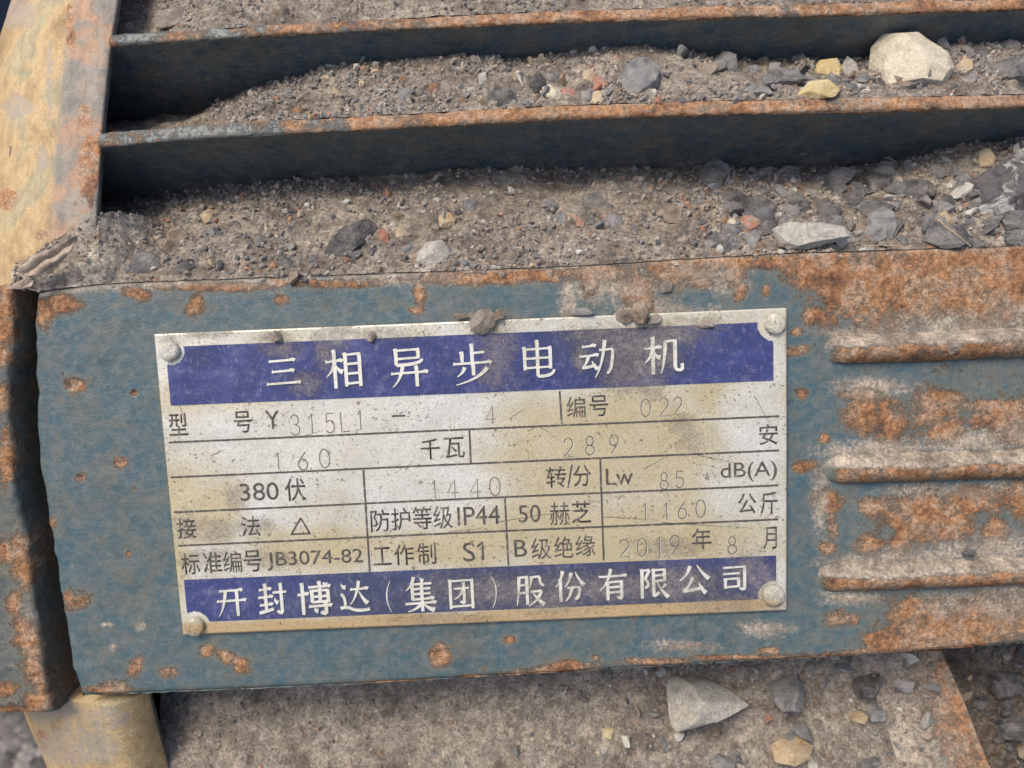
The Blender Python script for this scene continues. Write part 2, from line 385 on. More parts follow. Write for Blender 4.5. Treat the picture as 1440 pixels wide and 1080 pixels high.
# rolled edges
dt = (PYg-Yt); db = (Yb-PYg); dl = (PX-XL)
def edge(d, r): q = np.clip(1-d/r,0,1); return -r*(1-np.sqrt(np.clip(1-q*q,0,1)))
z += .8*edge(dt,9) + .8*edge(db,8) + .6*edge(dl+2.5*nn+2,7)
Pp = at(PX, PYg, 0); Pp[...,2] = z
# ragged left edge
Pp[...,0] += (3.0*fbm(Pp,22,3,77)*np.clip(1-dl/12,0,1))
# skirts down the four sides
def skirt(E, steps, out):
    rows=[]
    for s in steps:
        q = E.copy(); q[...,2] = E[...,2]*(1 if s<2 else 0) - s; q += np.array(out)*s + (np.array(out)!=0)*0
        q[...,1] += 1.2*vnoise(q,12,61); q[...,0] += 1.0*vnoise(q,12,62); rows.append(q)
    return rows
steps=[2,5,10,18,30,45,62]
bs = skirt(Pp[:,-1], steps, (0,.10,0)); ts = skirt(Pp[:,0], steps, (0,.02,0))
full = np.concatenate([np.stack(ts[::-1],1), Pp, np.stack(bs,1)],1)
k = len(steps)
def padw(A, v0=None): return np.concatenate([np.repeat(A[:,:1],k,1), A, np.repeat(A[:,-1:],k,1)],1)
rf_, df_ = padw(rust), padw(dust)
df_[:, :k] = .6
ls = skirt(full[0], steps, (.08,0,0))
full = np.concatenate([np.stack(ls[::-1],0), full],0)
rf_ = np.concatenate([np.repeat(rf_[:1],k,0), rf_],0); df_ = np.concatenate([np.repeat(df_[:1],k,0), df_],0)
pad = part_grid('nameplate_mounting_pad', full, M['pad'], motor, {'rust':rf_,'dust':df_}, flip=False)

# ---- ribs on the right of the pad -------------------------------------------
def make_rib(yl, yr, x0, seed):
    n, k2 = 260, 34
    xs = np.linspace(x0, 1640, n); yc = np.interp(xs,[1160,1440,1700],[yl,yr,yr-(yl-yr)*.9])
    C = at(xs, yc, 0)
    d = (xs-x0)
    env = np.sqrt(np.clip(1-(1-np.clip(d/30,0,1))**2,0,1))
    th = np.linspace(0, pi, k2)
    prof_y = 1.25*np.cos(th); prof_z = .5-.5*np.cos(2*th); prof_z = prof_z**.8
    P = np.zeros((n,k2,3))
    P[...,0] = C[:,None,0]
    P[...,1] = C[:,None,1] + prof_y[None]*(17.5*(.35+.65*env))[:,None]
    P[...,2] = -1.5 + prof_z[None]*(24*env*sm(d,-5,55)**.4)[:,None]
    w = fbm(P, 45, 4, seed); g = fbm(P, 8, 3, seed+3)
    P[...,2] += prof_z*(2.0*w + 1.6*g); P[...,1] += 1.2*g + 1.5*w
    px = np.broadcast_to(xs[:,None],(n,k2))
    rust = np.clip(.70 + .35*fbm(P,50,3,seed+9) - .6*(1-sm(px,x0+5,x0+20)),0,1)*sm(prof_y[None]+.3*w, .75,.05)
    rust = rust*(.35+.65*sm(prof_z[None],.1,.6))
    dst = .74*sm(prof_y[None]+.4*w, -.05, .6) + .25*sm(px,1330,1440)*sm(w,-.2,.4)+.1
    part_grid('cast_rib', P, M['pad'], motor, {'rust':rust,'dust':dst}, flip=True)
make_rib(493,482,1158,1); make_rib(661,652,1158,2); make_rib(813,802,1148,3)

# ---- cooling fins -----------------------------------------------------------
def fin_dir(deg): return np.array([0, sin(radians(deg)), cos(radians(deg))])
FINS = {}
def make_fin(key, under, deg, thick, ztip, seed, x0, depth, rust_spots, x1=1640):
    n = 420; uc = curve(under)
    cand = np.linspace(-120,260,1600); x0 = float(cand[np.argmin(abs(at(cand, uc(cand), ztip)[:,0]-(-672)))])
    xs = np.linspace(x0, x1, n)
    E0 = at(xs, uc(xs), ztip); D = fin_dir(deg); T = np.array([0, D[2], -D[1]])
    E0[:,2] += 2.5*vnoise(E0, 130, seed)
    E0 -= D*(30*(1-sm(E0[:,0],-534,-526)))[:,None]          # relieved where it runs in under the flange
    tk = np.interp(xs,[x0,1440],[thick[0],thick[1]])
    def f(px_):                       # exact edge for later use
        e = at(px_, uc(px_), ztip); return e
    FINS[key] = dict(edge=f, D=D, T=T, tk=lambda x: np.interp(x,[x0,1440],[thick[0],thick[1]]))
    rows=[]; mt=[]
    # underside from base up to the rounded tip, then the upper side down
    for s in np.concatenate([np.linspace(depth,12,60), [9,6.5,4.6]]): rows.append((0,s,0))
    r=.30
    for a in np.linspace(-pi/2, 0, 6): rows.append((r+r*sin(a), 4.6*(1-cos(a))+0, 1))
    for q in np.linspace(r,1-r,6)[1:-1]: rows.append((q,0,1))
    for a in np.linspace(0, pi/2, 6): rows.append((1-r+r*sin(a), 4.6*(1-cos(a)), 1))
    for s in np.concatenate([[6.5,9,14], np.linspace(22,depth,30)]): rows.append((1,s,2))
    A = np.array(rows)
    taper = 1+ .0016*A[:,1]*8
    P = E0[:,None,:] + (A[None,:,0,None]-.0)*tk[:,None,None]*T - A[None,:,1,None]*D
    w = fbm(P, 70, 4, seed+4); g = fbm(P, 10, 4, seed+5)
    tip = sm(A[:,1],14,2)[None]
    P += D*(tip*(2.2*w+2.2*g))[...,None]
    side = np.where(A[:,2]==0,-1.0,np.where(A[:,2]==2,1.0,0))[None]
    P += T*(side*(1.6*w+1.0*g))[...,None] + T*((1-abs(side))*2.2*fbm(P,14,3,seed+8))[...,None]
    pj = proj(P); PXf, PYf = pj[...,0], pj[...,1]
    base = np.interp(PXf,[145,300,480,620,800,1000,1440],rust_spots)
    edge_r = (base + .38*fbm(P,60,3,seed+11) )
    rust = np.clip(edge_r,0,1)*tip + .20*sm(w,0,.6)*(1-tip)
    low = sm(A[:,1],40,200)[None]
    dst = tip*(.30+.2*w) + (1-tip)*(.10+.42*low+.22*w)
    dst = np.where(A[None,:,2]==2, .7, dst)
    F_obj = part_grid('cooling_fin', P, M['fin2'], motor, {'rust':rust,'dust':dst,'tip':np.broadcast_to(tip,rust.shape)+0.0}, flip=True)
    # close the left end
    return F_obj
# fin paint: sun-bleached grey-blue on the crest, dark blue on the flanks
M['fin2'] = M['fin'].copy(); M['fin2'].name='fin_paint'
t = M['fin2'].node_tree
# lighten paint by the worn crest ('tip'), which is real wear of the edge
bs_ = t.nodes["Principled BSDF"]; src = bs_.inputs['Base Color'].links[0].from_socket
v = coords(t)
worn = mix(t, noise(t,v,4,6,.6), (.085,.11,.115), (.24,.235,.205))
# insert before rust: only where not rusted
s = mth(t,'ADD', attr(t,'rust').outputs['Fac'], mth(t,'MULTIPLY', mth(t,'SUBTRACT', noise(t,v,5,8,.7,.3), .5), 1.5))
nr = ramp(t, s, [(.42,1),(.52,0)])
cx = mix(t, mth(t,'MULTIPLY', mth(t,'MULTIPLY', nr, ramp(t, attr(t,'tip').outputs['Fac'], [(.5,0),(.95,1)])), .8), src, worn)
sk = noise(t, stretch(t, v, (.9,10,10)), 3.2, 8, .72, .6)
cx = mix(t, mth(t,'MULTIPLY', ramp(t, sk, [(.53,0),(.62,1)]), .5), cx, (.19,.20,.19))
L(t, cx, bs_.inputs['Base Color'])

UB = [(120,208),(145,205),(300,192),(480,183),(620,175),(780,166),(960,160),(1200,155),(1440,149),(1700,145)]
UA = [(120,66),(155,62),(300,52),(480,43),(640,35),(800,28),(960,24),(1200,18),(1440,10),(1700,2)]
UZ = [(120,-95),(1700,-125)]
make_fin('B', UB, 17, (22,20), -58, 101, 122, 330, [.50,.40,.62,.80,.92,.78,.85])
make_fin('A', UA, 23, (18,20), -122, 202, 134, 330, [.40,.55,.60,.82,.85,.80,.70])
make_fin('Z', UZ, 29, (20,20), -190, 303, 140, 330, [.4,.5,.6,.8,.8,.8,.7])

# ---- frame body behind fins (cylinder about the motor axis) -----------------
AX_Y, AX_Z = -20.0, -1637.0
def ring(prof, name, mat, a0=-80, a1=80, n=240, attrs=None, disp=0, seed=1, flip=False):
    """surface of revolution about the motor axis; prof = (x, radius) list"""
    th = np.radians(np.linspace(a0,a1,n)); A = np.array(prof,float)
    P = np.zeros((len(A),n,3)); P[...,0]=A[:,0,None]
    R_ = A[:,1,None] + 0*th[None]
    P[...,1] = AX_Y + R_*np.sin(th); P[...,2] = AX_Z + R_*np.cos(th)
    if disp:
        w = fbm(P,90,5,seed)*disp + fbm(P,11,3,seed+2)*disp*.25
        R_ = R_+w; P[...,1] = AX_Y + R_*np.sin(th); P[...,2] = AX_Z + R_*np.cos(th)
    return P
xr = -525.0
def zs(v): return np.zeros(v.shape[:2])
bodyR = 1655-235
P = ring([(xr-5,bodyR),(xr+400,bodyR),(xr+900,bodyR),(xr+1800,bodyR)], 'b', None, -180,180, 200)
part_grid('frame_shell', P, M['fin'], motor, {'rust':zs(P)+.2,'dust':zs(P)+.6})
# end shield: bolted ring + tapering ochre bell
BR = 1655
prof = []
for q in np.linspace(0,1,14): prof.append((xr - 62*q, BR + 6*math.sin(pi*min(1,q*1.0))*.6))
prof2 = [(xr-64,BR-1),(xr-67,BR-4),(xr-72,BR-5)]
for q in np.linspace(0,1,60)[1:]: prof2.append((xr-72-300*q, BR-5-260*q**1.9))
wall = [(xr+.5,BR-q) for q in (230,150,90,50,25,12,6,3)]
prof = [(xr-.2,BR-3),(xr-1,BR-.6),(xr-2.5,BR)] + prof[1:] + prof2
P = ring(prof,'e',None,-60,60,620,disp=3.0,seed=44)
# flat seat milled into the ring for the lug and the pad
cut = sm(P[...,1],-332,-322)*(1-sm(P[...,1],288,298)); P[...,2] = np.minimum(P[...,2], -100*cut + 60*(1-cut))
def ringdrop(P): return 34*np.clip(1-(xr-P[...,0])/50,0,1)**2*sm(-P[...,1],0,150)
P[...,2] -= ringdrop(P)
pj = proj(P); X_,Y_ = pj[...,0],pj[...,1]
bandv = sm(P[...,0]+3*fbm(P,50,3,3), xr-78, xr-58)*sm(P[...,1],-200,100)
er = sm(blobs(X_,Y_,[(100,50,8,30),(98,20,8,20),(120,165,14,20),(125,240,16,60),(115,290,20,14),(105,320,12,22),(60,330,16,10),(10,280,20,16),(140,215,12,40),(60,1040,10,20)])+.3*fbm(P,40,3,5),-.4,.5)*.75
ed = sm(blobs(X_,Y_,[(110,300,24,40),(130,120,12,50),(70,110,6,80),(142,60,6,60),(60,225,10,24),(60,385,60,20),(110,1050,70,34),(70,1000,50,20),(150,1010,40,20),(25,150,30,20),(20,20,40,26)])+.3*fbm(P,40,3,6),-.5,.5)*.62
part_grid('end_shield', P, M['ochre'], motor, {'band':bandv,'rust':er,'dust':ed})
P = ring([(xr-150,BR-330),(xr-150,BR-200),(xr-150,BR-110),(xr-150,BR-62),(xr-100,BR-38),(xr-60,BR-27),(xr-20,BR-18),(xr-3,BR-14),(xr,BR-11),(xr-.2,BR-3)],'w',None,-60,60,620,disp=3.0,seed=44)
cut = sm(P[...,1],-332,-322)*(1-sm(P[...,1],288,298)); P[...,2] = np.minimum(P[...,2], -100*cut + 60*(1-cut))
P[...,2] -= ringdrop(P); part_grid('flange_underside', P, M['fin'], motor, {'rust':zs(P)+.16,'dust':zs(P)+.16+.3*sm(-P[...,1],0,150)})

# ---- left lug block ---------------------------------------------------------
def wall_grid(name, pts_px, z0, z1, mat, bottom_shift=None, seed=9, rustv=.5, dustv=.4):
    pass
bl = curve([(395,16),(413,17),(490,20),(515,13),(560,11),(600,15),(650,18),(700,24),(740,34),(780,40),(850,49),(880,54),(930,61),(960,64),(985,70),(1005,76)])
nyb, nxb = 260, 90
ty = np.linspace(0,1,nyb)[None,:]; ux = np.linspace(0,1,nxb)[:,None]
PYb = 402 + ty*603 + 0*ux
XR_ = bl(PYb)
PXb = -120 + (XR_+120)*ux
PYb = PYb + (1-ux)*0
zb = 14
Pb = at(PXb, PYb, zb)
w = fbm(Pb,60,4,71); g = fbm(Pb,9,3,72)
dR = (XR_-PXb); dB = (1005-PYb); dT = PYb-402
rb = blobs(PXb,PYb,[(8,430,18,32),(2,460,20,30),(6,500,12,14),(3,560,10,20),(8,640,10,40),(28,765,22,16),(10,775,30,16),(35,800,16,26),(38,900,16,34,-20),(50,950,14,36,-15),(55,985,24,18),(8,970,20,10),(20,1000,40,8),(20,845,10,16)])
rb = np.clip(.47+.6*np.clip(rb,-1.2,.8)+.16*w,0,.95)
Pb[...,2] += 1.5*w+.5*g + sm(rb,.4,.8)*2*fbm(Pb,9,3,73) + edge(dR+2*w,9) + edge(dB,10) + edge(dT,8)
Pb[...,0] += 3*fbm(Pb,18,3,75)*np.clip(1-dR/10,0,1)
st2=[2,5,10,18,28,40,55,70,90,120]
rs=[]; E=Pb[-1]
for s_ in st2:
    q=E.copy(); q[...,2]-=s_; q[...,0]+=3*fbm(q,20,3,78)+ .03*s_; q[...,1]+=1*vnoise(q,9,79); rs.append(q)
Pb2=np.concatenate([Pb,np.stack(rs,0)],0)
bsb=[]; E=Pb2[:,-1]
for s_ in st2:
    q=E.copy(); q[...,2]-=s_; q[...,1]+=.12*s_+1.5*vnoise(q,12,80); bsb.append(q)
Pb3=np.concatenate([Pb2,np.stack(bsb,1)],1)
kk=len(st2)
ru=np.concatenate([rb,np.repeat(rb[-1:]*.55+.12,kk,0)],0); ru=np.concatenate([ru,np.repeat(ru[:,-1:],kk,1)],1)
du=np.concatenate([.25+.3*w,np.full((kk,nyb),.25)],0); du=np.concatenate([du,np.repeat(du[:,-1:],kk,1)],1)
part_grid('end_shield_lug', Pb3, M['block'], motor, {'rust':ru,'dust':du}, flip=False)

# crevice floor between lug and pad, iron with the gap's shade painted near-black
M['crevice'] = make_painted('shade_black_iron', (.012,.011,.010),(.022,.019,.016),(.016,.017,.018),(.05,.045,.04), .8)
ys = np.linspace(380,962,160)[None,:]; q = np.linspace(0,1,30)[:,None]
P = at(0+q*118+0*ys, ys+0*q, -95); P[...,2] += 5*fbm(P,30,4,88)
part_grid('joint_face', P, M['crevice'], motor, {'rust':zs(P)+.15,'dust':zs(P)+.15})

# ================================================================== DIRT
SHEETS = {}
def dirt_sheet(name, Lo, Up_, nv, mat, label, amp=(9,3.2,1.6), seed=0, bulge=8, x_px=None, flip=True):
    """Lo, Up_ (n,3): lower and upper borders; a rough heap between them"""
    v_ = np.linspace(0,1,nv)[None,:,None]
    P = Lo[:,None,:]*(1-v_) + Up_[:,None,:]*v_
    w = fbm(P, 110, 4, seed); g = fbm(P, 26, 4, seed+7, .6); h = fbm(P, 7, 3, seed+13)
    vv = v_[...,0]
    env = np.clip(vv*9,0,1)
    clod = np.clip(fbm(P,16,3,seed+19)-.08,0,1)*5.0 + np.clip(fbm(P,38,3,seed+23)-.05,0,1)*9
    d = env*(amp[0]*w + amp[1]*g + bulge*np.sin(pi*vv)) + (.35+.65*env)*(amp[2]*h + clod*1.6)
    P = P + UP*d[...,None]
    pj = proj(P); dn = sm(fbm(P,120,3,seed+41),-.3,.35); dn = np.clip(dn + sm(pj[...,0],900,1150)*.5,.1,1)
    H,C,K = pebbled(P, seed, keep=.66 if name!='L' else .25, mask=dn)
    P = P + UP*(H*env)[...,None]
    SHEETS[name] = P
    o = part_grid('dirt', P, mat, None, {'peb':C,'pcol':K}, flip=flip, label=label, kind='stuff')
    return o
def fin_hit(key, px, py):
    """point of the fin's underside seen at a pixel"""
    f = FINS[key]; E = f['edge'](px); Nn = f['T']
    d = np.stack([(px-720)/FOC, -(py-540)/FOC, -np.ones_like(px)],-1) @ CR.T
    t_ = ((E-CAM)@Nn)/(d@Nn); return CAM + d*t_[:,None]
xs = np.linspace(70,1560,870)
# channel between pad and lower fin
cc_ = curve([(100,290),(135,286),(220,276),(300,262),(480,250),(700,240),(960,236),(1200,238),(1290,222),(1360,205),(1440,192),(1700,180)])
Up1 = fin_hit('B', xs, cc_(xs)); Up1 = Up1 + (Up1*0+np.array([0,10,-14]))
Lo1 = at(xs, top(xs)+8+2*np.sin(xs/37)+1.5*np.sin(xs/11), -2.2)
dirt_sheet('C', Lo1, Up1, 150, M['dirt'], 'dry grey-brown dirt packed in the channel between the lower cooling fin and the nameplate pad', seed=500, amp=(9,4,2))
# channel between the two fins
cb_ = curve([(100,176),(150,176),(250,168),(310,150),(360,122),(480,92),(640,76),(720,86),(800,76),(900,62),(960,70),(1040,86),(1200,86),(1320,66),(1440,56),(1700,50)])
dz = curve([(100,52),(250,46),(300,22),(340,4),(1700,3)])
fB = FINS['B']
Lo2 = fB['edge'](xs) + fB['tk'](xs)[:,None]*fB['T'] - dz(xs)[:,None]*fB['D']
Up2 = fin_hit('A', xs, cb_(xs)) + np.array([0,10,-14])
dirt_sheet('B', Lo2, Up2, 120, M['dirt'], 'dry grey-brown dirt packed in the channel between the two cooling fins', seed=700, amp=(6,4,2), bulge=4)
# above upper fin
fA = FINS['A']; dz = curve([(100,70),(190,60),(230,30),(290,4),(1700,3)])
Lo3 = fA['edge'](xs) + fA['tk'](xs)[:,None]*fA['T'] - dz(xs)[:,None]*fA['D']
ua = curve([(100,-10),(220,-15),(300,-40),(500,-60),(1700,-90)])
Up3 = fin_hit('Z', xs, ua(xs)) + np.array([0,10,-14])
dirt_sheet('A', Lo3, Up3, 60, M['dirt'], 'dry grey-brown dirt lying behind the topmost cooling fin', seed=900, amp=(5,4,2), bulge=6)

# ---- foot below the pad, and its dirt ---------------------------------------
redge = curve([(900,1318),(930,1330),(985,1355),(1030,1372),(1080,1392),(1200,1440)])
nX,nY = 700,140
ux=np.linspace(0,1,nX)[:,None]; vy=np.linspace(0,1,nY)[None,:]
PYd = 915 + vy*285
PXd = 225 + ux*(redge(PYd)-225) + 10*(1-ux)*0
Zd = -150 + 95*sm(PYd,915,1200) + 0*ux
P = at(PXd, PYd, Zd)
w=fbm(P,120,4,33); g=fbm(P,30,4,34,.6); h=fbm(P,8,3,35)
rim = sm(redge(PYd)-PXd + 14*w, 120, 20)
clod = np.clip(fbm(P,18,3,36)-.1,0,1)*5
P = P + UP*((8*w+4*g+1.6*h+clod)*(1-.8*rim))[...,None]
dn=.16+.8*sm(PXd,820,980)
H,Cd,Kd = pebbled(P, 1300, keep=.55, mask=dn*sm(fbm(P,90,3,1301),-.4,.4)); P = P+UP*(H*(1-.8*rim))[...,None]; Cd=Cd*(1-rim)
SHEETS['D']=P
# dirt part and the rusty rim share one slab: rim belongs to the foot
i0=int(nX*.885)
part_grid('dirt', P[:i0+6], M['dirt'], None, {'peb':Cd[:i0+6],'pcol':Kd[:i0+6]}, flip=True, label='dusty dirt covering the ledge below the nameplate pad', kind='stuff')
Pf = P[i0:].copy(); Pf -= UP*(np.linspace(4,0,len(Pf))**1)[:,None,None]
rimr = .12+.55*rim[i0:]+.3*w[i0:]
# side wall of the foot
E = Pf[-1]; sid=[]
for s_ in [1,3,7,14,30,60,120,220]:
    q=E.copy(); q[...,2]-=s_; q[...,0]+=.5*min(s_,4); sid.append(q)
Pf2=np.concatenate([Pf,np.stack(sid,0)],0)
part_grid('mounting_foot', Pf2, M['pad'], motor, {'rust':np.concatenate([rimr,np.repeat(rimr[-1:],8,0)],0),'dust':np.concatenate([.62+.45*(1-rim[i0:])-.2*rim[i0:]+.3*g[i0:],np.full((8,nY),.4)],0)}, flip=True)
# foot body under the dirt (closes the view from the side)
def box_part(name, x0,x1,y0,y1,z0,z1, mat, parent, nseg=2, **kw):
    V=np.array([[x,y,z_] for x in (x0,x1) for y in (y0,y1) for z_ in (z0,z1)],float)
    F=np.array([[0,1,3,2],[4,6,7,5],[0,4,5,1],[2,3,7,6],[0,2,6,4],[1,5,7,3]])
    vv_=W(V)-(ROOT_LOC if parent is not None else 0)
    me=new_mesh(name,vv_,F,{'rust':np.full(8,.2),'dust':np.full(8,.5)},smooth=False)
    return link(name,me,mat,parent,**kw)
# recess left of the foot: bluish dark casting
ysr=np.linspace(940,1200,90)[None,:]; q=np.linspace(0,1,70)[:,None]
P = at(110+q*170+0*ysr, ysr+0*q, -210); P[...,2]+=6*fbm(P,60,4,90) + 75*sm(q,.55,.95)
part_grid('foot_web', P, M['fin'], motor, {'rust':zs(P)+.12,'dust':zs(P)+.34+.2*fbm(P,50,3,91)}, flip=True)
# dirt right of the foot, deeper
ysr=np.linspace(880,1220,120)[None,:]; q=np.linspace(0,1,140)[:,None]
P = at(1290+q*420+0*ysr, ysr+0*q, -235+70*sm(ysr,900,1200)+0*q); P = P+UP*(14*fbm(P,60,4,93)+5*fbm(P,18,3,94)+2*fbm(P,7,2,95))[...,None]
H,Ce,Ke=pebbled(P,1400,keep=.7); P=P+UP*H[...,None]
SHEETS['E']=P
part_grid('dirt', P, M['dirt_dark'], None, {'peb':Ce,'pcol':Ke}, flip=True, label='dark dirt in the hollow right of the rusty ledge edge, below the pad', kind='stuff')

# ================================================================== NAMEPLATE
plate = bpy.data.objects.new('nameplate', None); plate.parent = motor; col.objects.link(plate)
plate['label'] = 'cream metal nameplate with dark blue bands and Chinese lettering, held by four rivets'
# keep it simple: nameplate empty sits at the motor origin, its children share the frame
ZP = 6.0
TL,TR,BR_,BL_ = (217,470),(1106,433),(1104,861),(255,893)
O = at(*TL,ZP); XU = at(*TR,ZP)-O; Wp = np.linalg.norm(XU[:2]); XU/=np.linalg.norm(XU)
YU = np.array([XU[1],-XU[0],0])         # down the plate
YU = -np.array([-XU[1],XU[0],0])
Hp = abs((at(*BL_,ZP)-O)@YU)
def pl(px,py): 
    q = at(px,py,ZP)-O; return q@XU, q@YU
def warp(a,b):
    """height of the slightly sprung sheet above ZP"""
    a=np.asarray(a,float); b=np.asarray(b,float)
    return 2.2*np.exp(-((a-Wp*.62)/160)**2)*np.clip(1-b/90,0,1) + 1.3*np.sin(a/Wp*pi*2.3+1)*np.sin(b/Hp*pi) 
def PL(a,b,h=0):
    a=np.asarray(a,float); b=np.asarray(b,float)
    P = O + a[...,None]*XU + b[...,None]*YU
    P = P.copy(); P[...,2] = ZP + warp(a,b) + h
    return P
GRIME = [(385,475,26,10),(395,490,30,16),(455,490,16,34),(475,470,22,28),(430,540,30,20),(530,470,60,9),(680,458,34,22),(700,490,34,44),(815,500,10,30),(870,470,60,18),(900,500,60,50),(840,470,50,16),(915,545,30,24),(690,520,20,30),
 (940,470,60,22),(985,455,50,14),(1090,455,16,14),(880,530,40,30),(240,480,14,10),(290,470,40,8),(330,700,20,20),(300,745,40,18),(360,740,40,12),(270,740,30,20),(290,785,60,12),(380,790,40,14),
 (700,830,120,26),(850,825,120,26),(960,820,60,30),(1060,800,30,36),(1075,815,20,40),(780,850,60,20),(1020,850,60,20),(620,870,80,10),(950,770,60,20),(960,600,24,22),(970,620,24,30)]
YELL = [(860,600,150,44),(800,660,120,60),(900,640,120,60),(830,760,140,60),(700,740,120,50),(960,740,110,60),(740,600,60,30),(640,770,120,30),(300,560,70,30),(280,700,60,60),(1000,700,60,50),(240,800,30,60),(450,770,90,30),
 (320,882,90,10),(450,880,140,10),(600,873,140,10),(900,860,160,12),(1000,850,80,12),(1020,560,60,30)]
def plate_attrs(P):
    pj=proj(P); X,Y=pj[...,0],pj[...,1]
    gr = np.clip(.36+.42*np.clip(blobs(X,Y,GRIME),-1,.6)+.14*fbm(P,34,4,11),0,.62)
    ye = sm(blobs(X,Y,YELL)+.3*fbm(P,70,4,12),-.5,.5)
    or_ = sm(blobs(X,Y,[(320,884,90,9),(450,881,120,9),(600,873,140,9),(760,866,100,9),(910,858,120,10),(1010,850,80,10)])+.2*fbm(P,40,3,13),-.4,.3)
    lb = sm(blobs(X,Y,[(760,835,420,60),(500,850,160,40),(880,470,120,70)])+.3*fbm(P,60,4,14),-.2,.5)
    gl = sm(blobs(X,Y,[(430,620,190,70),(600,690,130,50),(560,600,160,60),(1060,590,50,60),(1030,690,50,50)])+.3*fbm(P,60,4,15),-.3,.5)  # mask of the glare patches
    return {'grime':gr,'yellow':ye*(1-.8*gl),'ochre':or_,'lowband':lb,'painted_glare':gl}
def plate_material(name, base, kind):
    m,t,b = nmat(name); v = coords(t)
    if kind=='metal':
        c = ramp(t, noise(t,v,1.3,6,.6,.3), [(.3,(.50,.45,.33)),(.5,(.60,.56,.45)),(.7,(.66,.65,.60))])
        c = mix(t, mth(t,'MULTIPLY',attr(t,'yellow').outputs['Fac'],.72), c, mix(t, noise(t,v,3,5,.6), (.46,.34,.15),(.54,.45,.26)))
        c = mix(t, mth(t,'MULTIPLY',attr(t,'ochre').outputs['Fac'],.75), c, (.50,.33,.16))
        c = mix(t, mth(t,'MULTIPLY', attr(t,'painted_glare').outputs['Fac'], .45), c, (.67,.65,.58))  # glare painted into the sheet's base colour as whiter patches
        c = mix(t, 1, c, ramp(t, noise(t,v,35,5,.75), [(.28,.68),(.5,1.0),(.7,1.18)]), 'MULTIPLY')
        met=.32; ro=.36
    else:
        c = ramp(t, noise(t,v,1.6,7,.65,.4), [(.3,(.026,.033,.095)),(.5,(.035,.043,.150)),(.66,(.058,.066,.195))])
        c = mix(t, 1, c, ramp(t, noise(t,v,30,5,.7), [(.3,.8),(.7,1.2)]), 'MULTIPLY')
        lowg = attr(t,'lowband').outputs['Fac']
        c = mix(t, mth(t,'MULTIPLY',lowg,.75), c, (.050,.056,.085))
        c = mix(t, mth(t,'MULTIPLY', ramp(t, noise(t,v,7,9,.75,.6), [(.52,0),(.7,1)]), .40), c, (.28,.27,.34))
        sc_ = noise(t, stretch(t,v,(2.2,.5,1)), 9, 6, .7, 2.5)
        c = mix(t, mth(t,'MULTIPLY', ramp(t, sc_, [(.60,0),(.66,1)]), .5), c, (.34,.33,.42))
        met=.0; ro=.38
    # flecks of dried mud
    sp = noise(t, v, 17, 4, .75, .5)
    spf = ramp(t, mth(t,'ADD', sp, mth(t,'MULTIPLY', noise(t,v,2.2,3,.5), .22)), [(.725,0),(.79,1)])
    if kind=='metal': c = mix(t, mth(t,'MULTIPLY',spf,.8), c, (.16,.13,.10))
    sp2 = noise(t, v, 48, 2, .5)
    if kind=='metal': c = mix(t, mth(t,'MULTIPLY',ramp(t, sp2, [(.62,0),(.74,1)]),.55), c, (.22,.19,.15))
    g = mth(t,'ADD', attr(t,'grime').outputs['Fac'], mth(t,'MULTIPLY', mth(t,'SUBTRACT', noise(t,v,9,10,.85,.5), .5), 1.6))
    g = mth(t,'ADD', g, mth(t,'MULTIPLY', mth(t,'SUBTRACT', noise(t,v,40,3,.7), .5), .7))
    gf = ramp(t, g, [(.36,0),(.86,.9)])
    c = mix(t, gf, c, mix(t, .5, dirt_colour(t,v), (.20,.175,.15)))
    L(t,c,b.inputs['Base Color']); b.inputs['Metallic'].default_value=met
    L(t, mth(t,'ADD', mth(t,'MULTIPLY', gf, .5), ro, True), b.inputs['Roughness'])
    if kind=='metal':
        L(t, mth(t,'MULTIPLY', mth(t,'SUBTRACT',1.0,gf), met), b.inputs['Metallic'])
    bump(t,b,[(noise(t,v,1.2,3,.5),.0011),(spf,.00015 if kind=='metal' else 0.00002),(gf,.00022),(noise(t,v,50,3,.6),.00006)])
    return m
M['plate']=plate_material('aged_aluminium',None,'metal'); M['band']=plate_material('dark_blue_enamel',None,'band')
def plain(name, c, rough=.6, met=0, var=.25, scale=12):
    m,t,b=nmat(name); v=coords(t)
    L(t, mix(t,1,c,ramp(t,noise(t,v,scale,6,.7),[(.3,1-var),(.7,1+var)]),'MULTIPLY'), b.inputs['Base Color'])
    b.inputs['Roughness'].default_value=rough; b.inputs['Metallic'].default_value=met; return m
M['ink']=plain('dark_grey_ink',(.062,.055,.048),.6,0,.5,14)
t_=M['ink'].node_tree; b_=t_.nodes['Principled BSDF']; src_=b_.inputs['Base Color'].links[0].from_socket; v_=coords(t_)
L(t_, mix(t_, ramp(t_, noise(t_, v_, 13, 7, .8), [(.54,0),(.66,.85)]), src_, (.40,.36,.28)), b_.inputs['Base Color'])
M['etch']=plain('stamped_groove_grey',(.115,.10,.08),.6,0,.5,16)
# raised letters: bare metal, with patches of grime and blue rubbed over
m,t,b=nmat('bare_letter_metal'); v=coords(t)
c=ramp(t,noise(t,v,4,6,.65),[(.3,(.50,.48,.38)),(.5,(.66,.64,.55)),(.7,(.72,.71,.66))])
g=mth(t,'ADD', attr(t,'grime').outputs['Fac'], mth(t,'MULTIPLY', mth(t,'SUBTRACT', noise(t,v,10,8,.75,.4), .5), 1.8))
c=mix(t, ramp(t,g,[(.50,0),(.85,.75)]), c, (.24,.21,.18))
L(t,c,b.inputs['Base Color']); b.inputs['Metallic'].default_value=.2; b.inputs['Roughness'].default_value=.42
bump(t,b,[(noise(t,v,20,5,.7),.0002)]); M['letter']=m

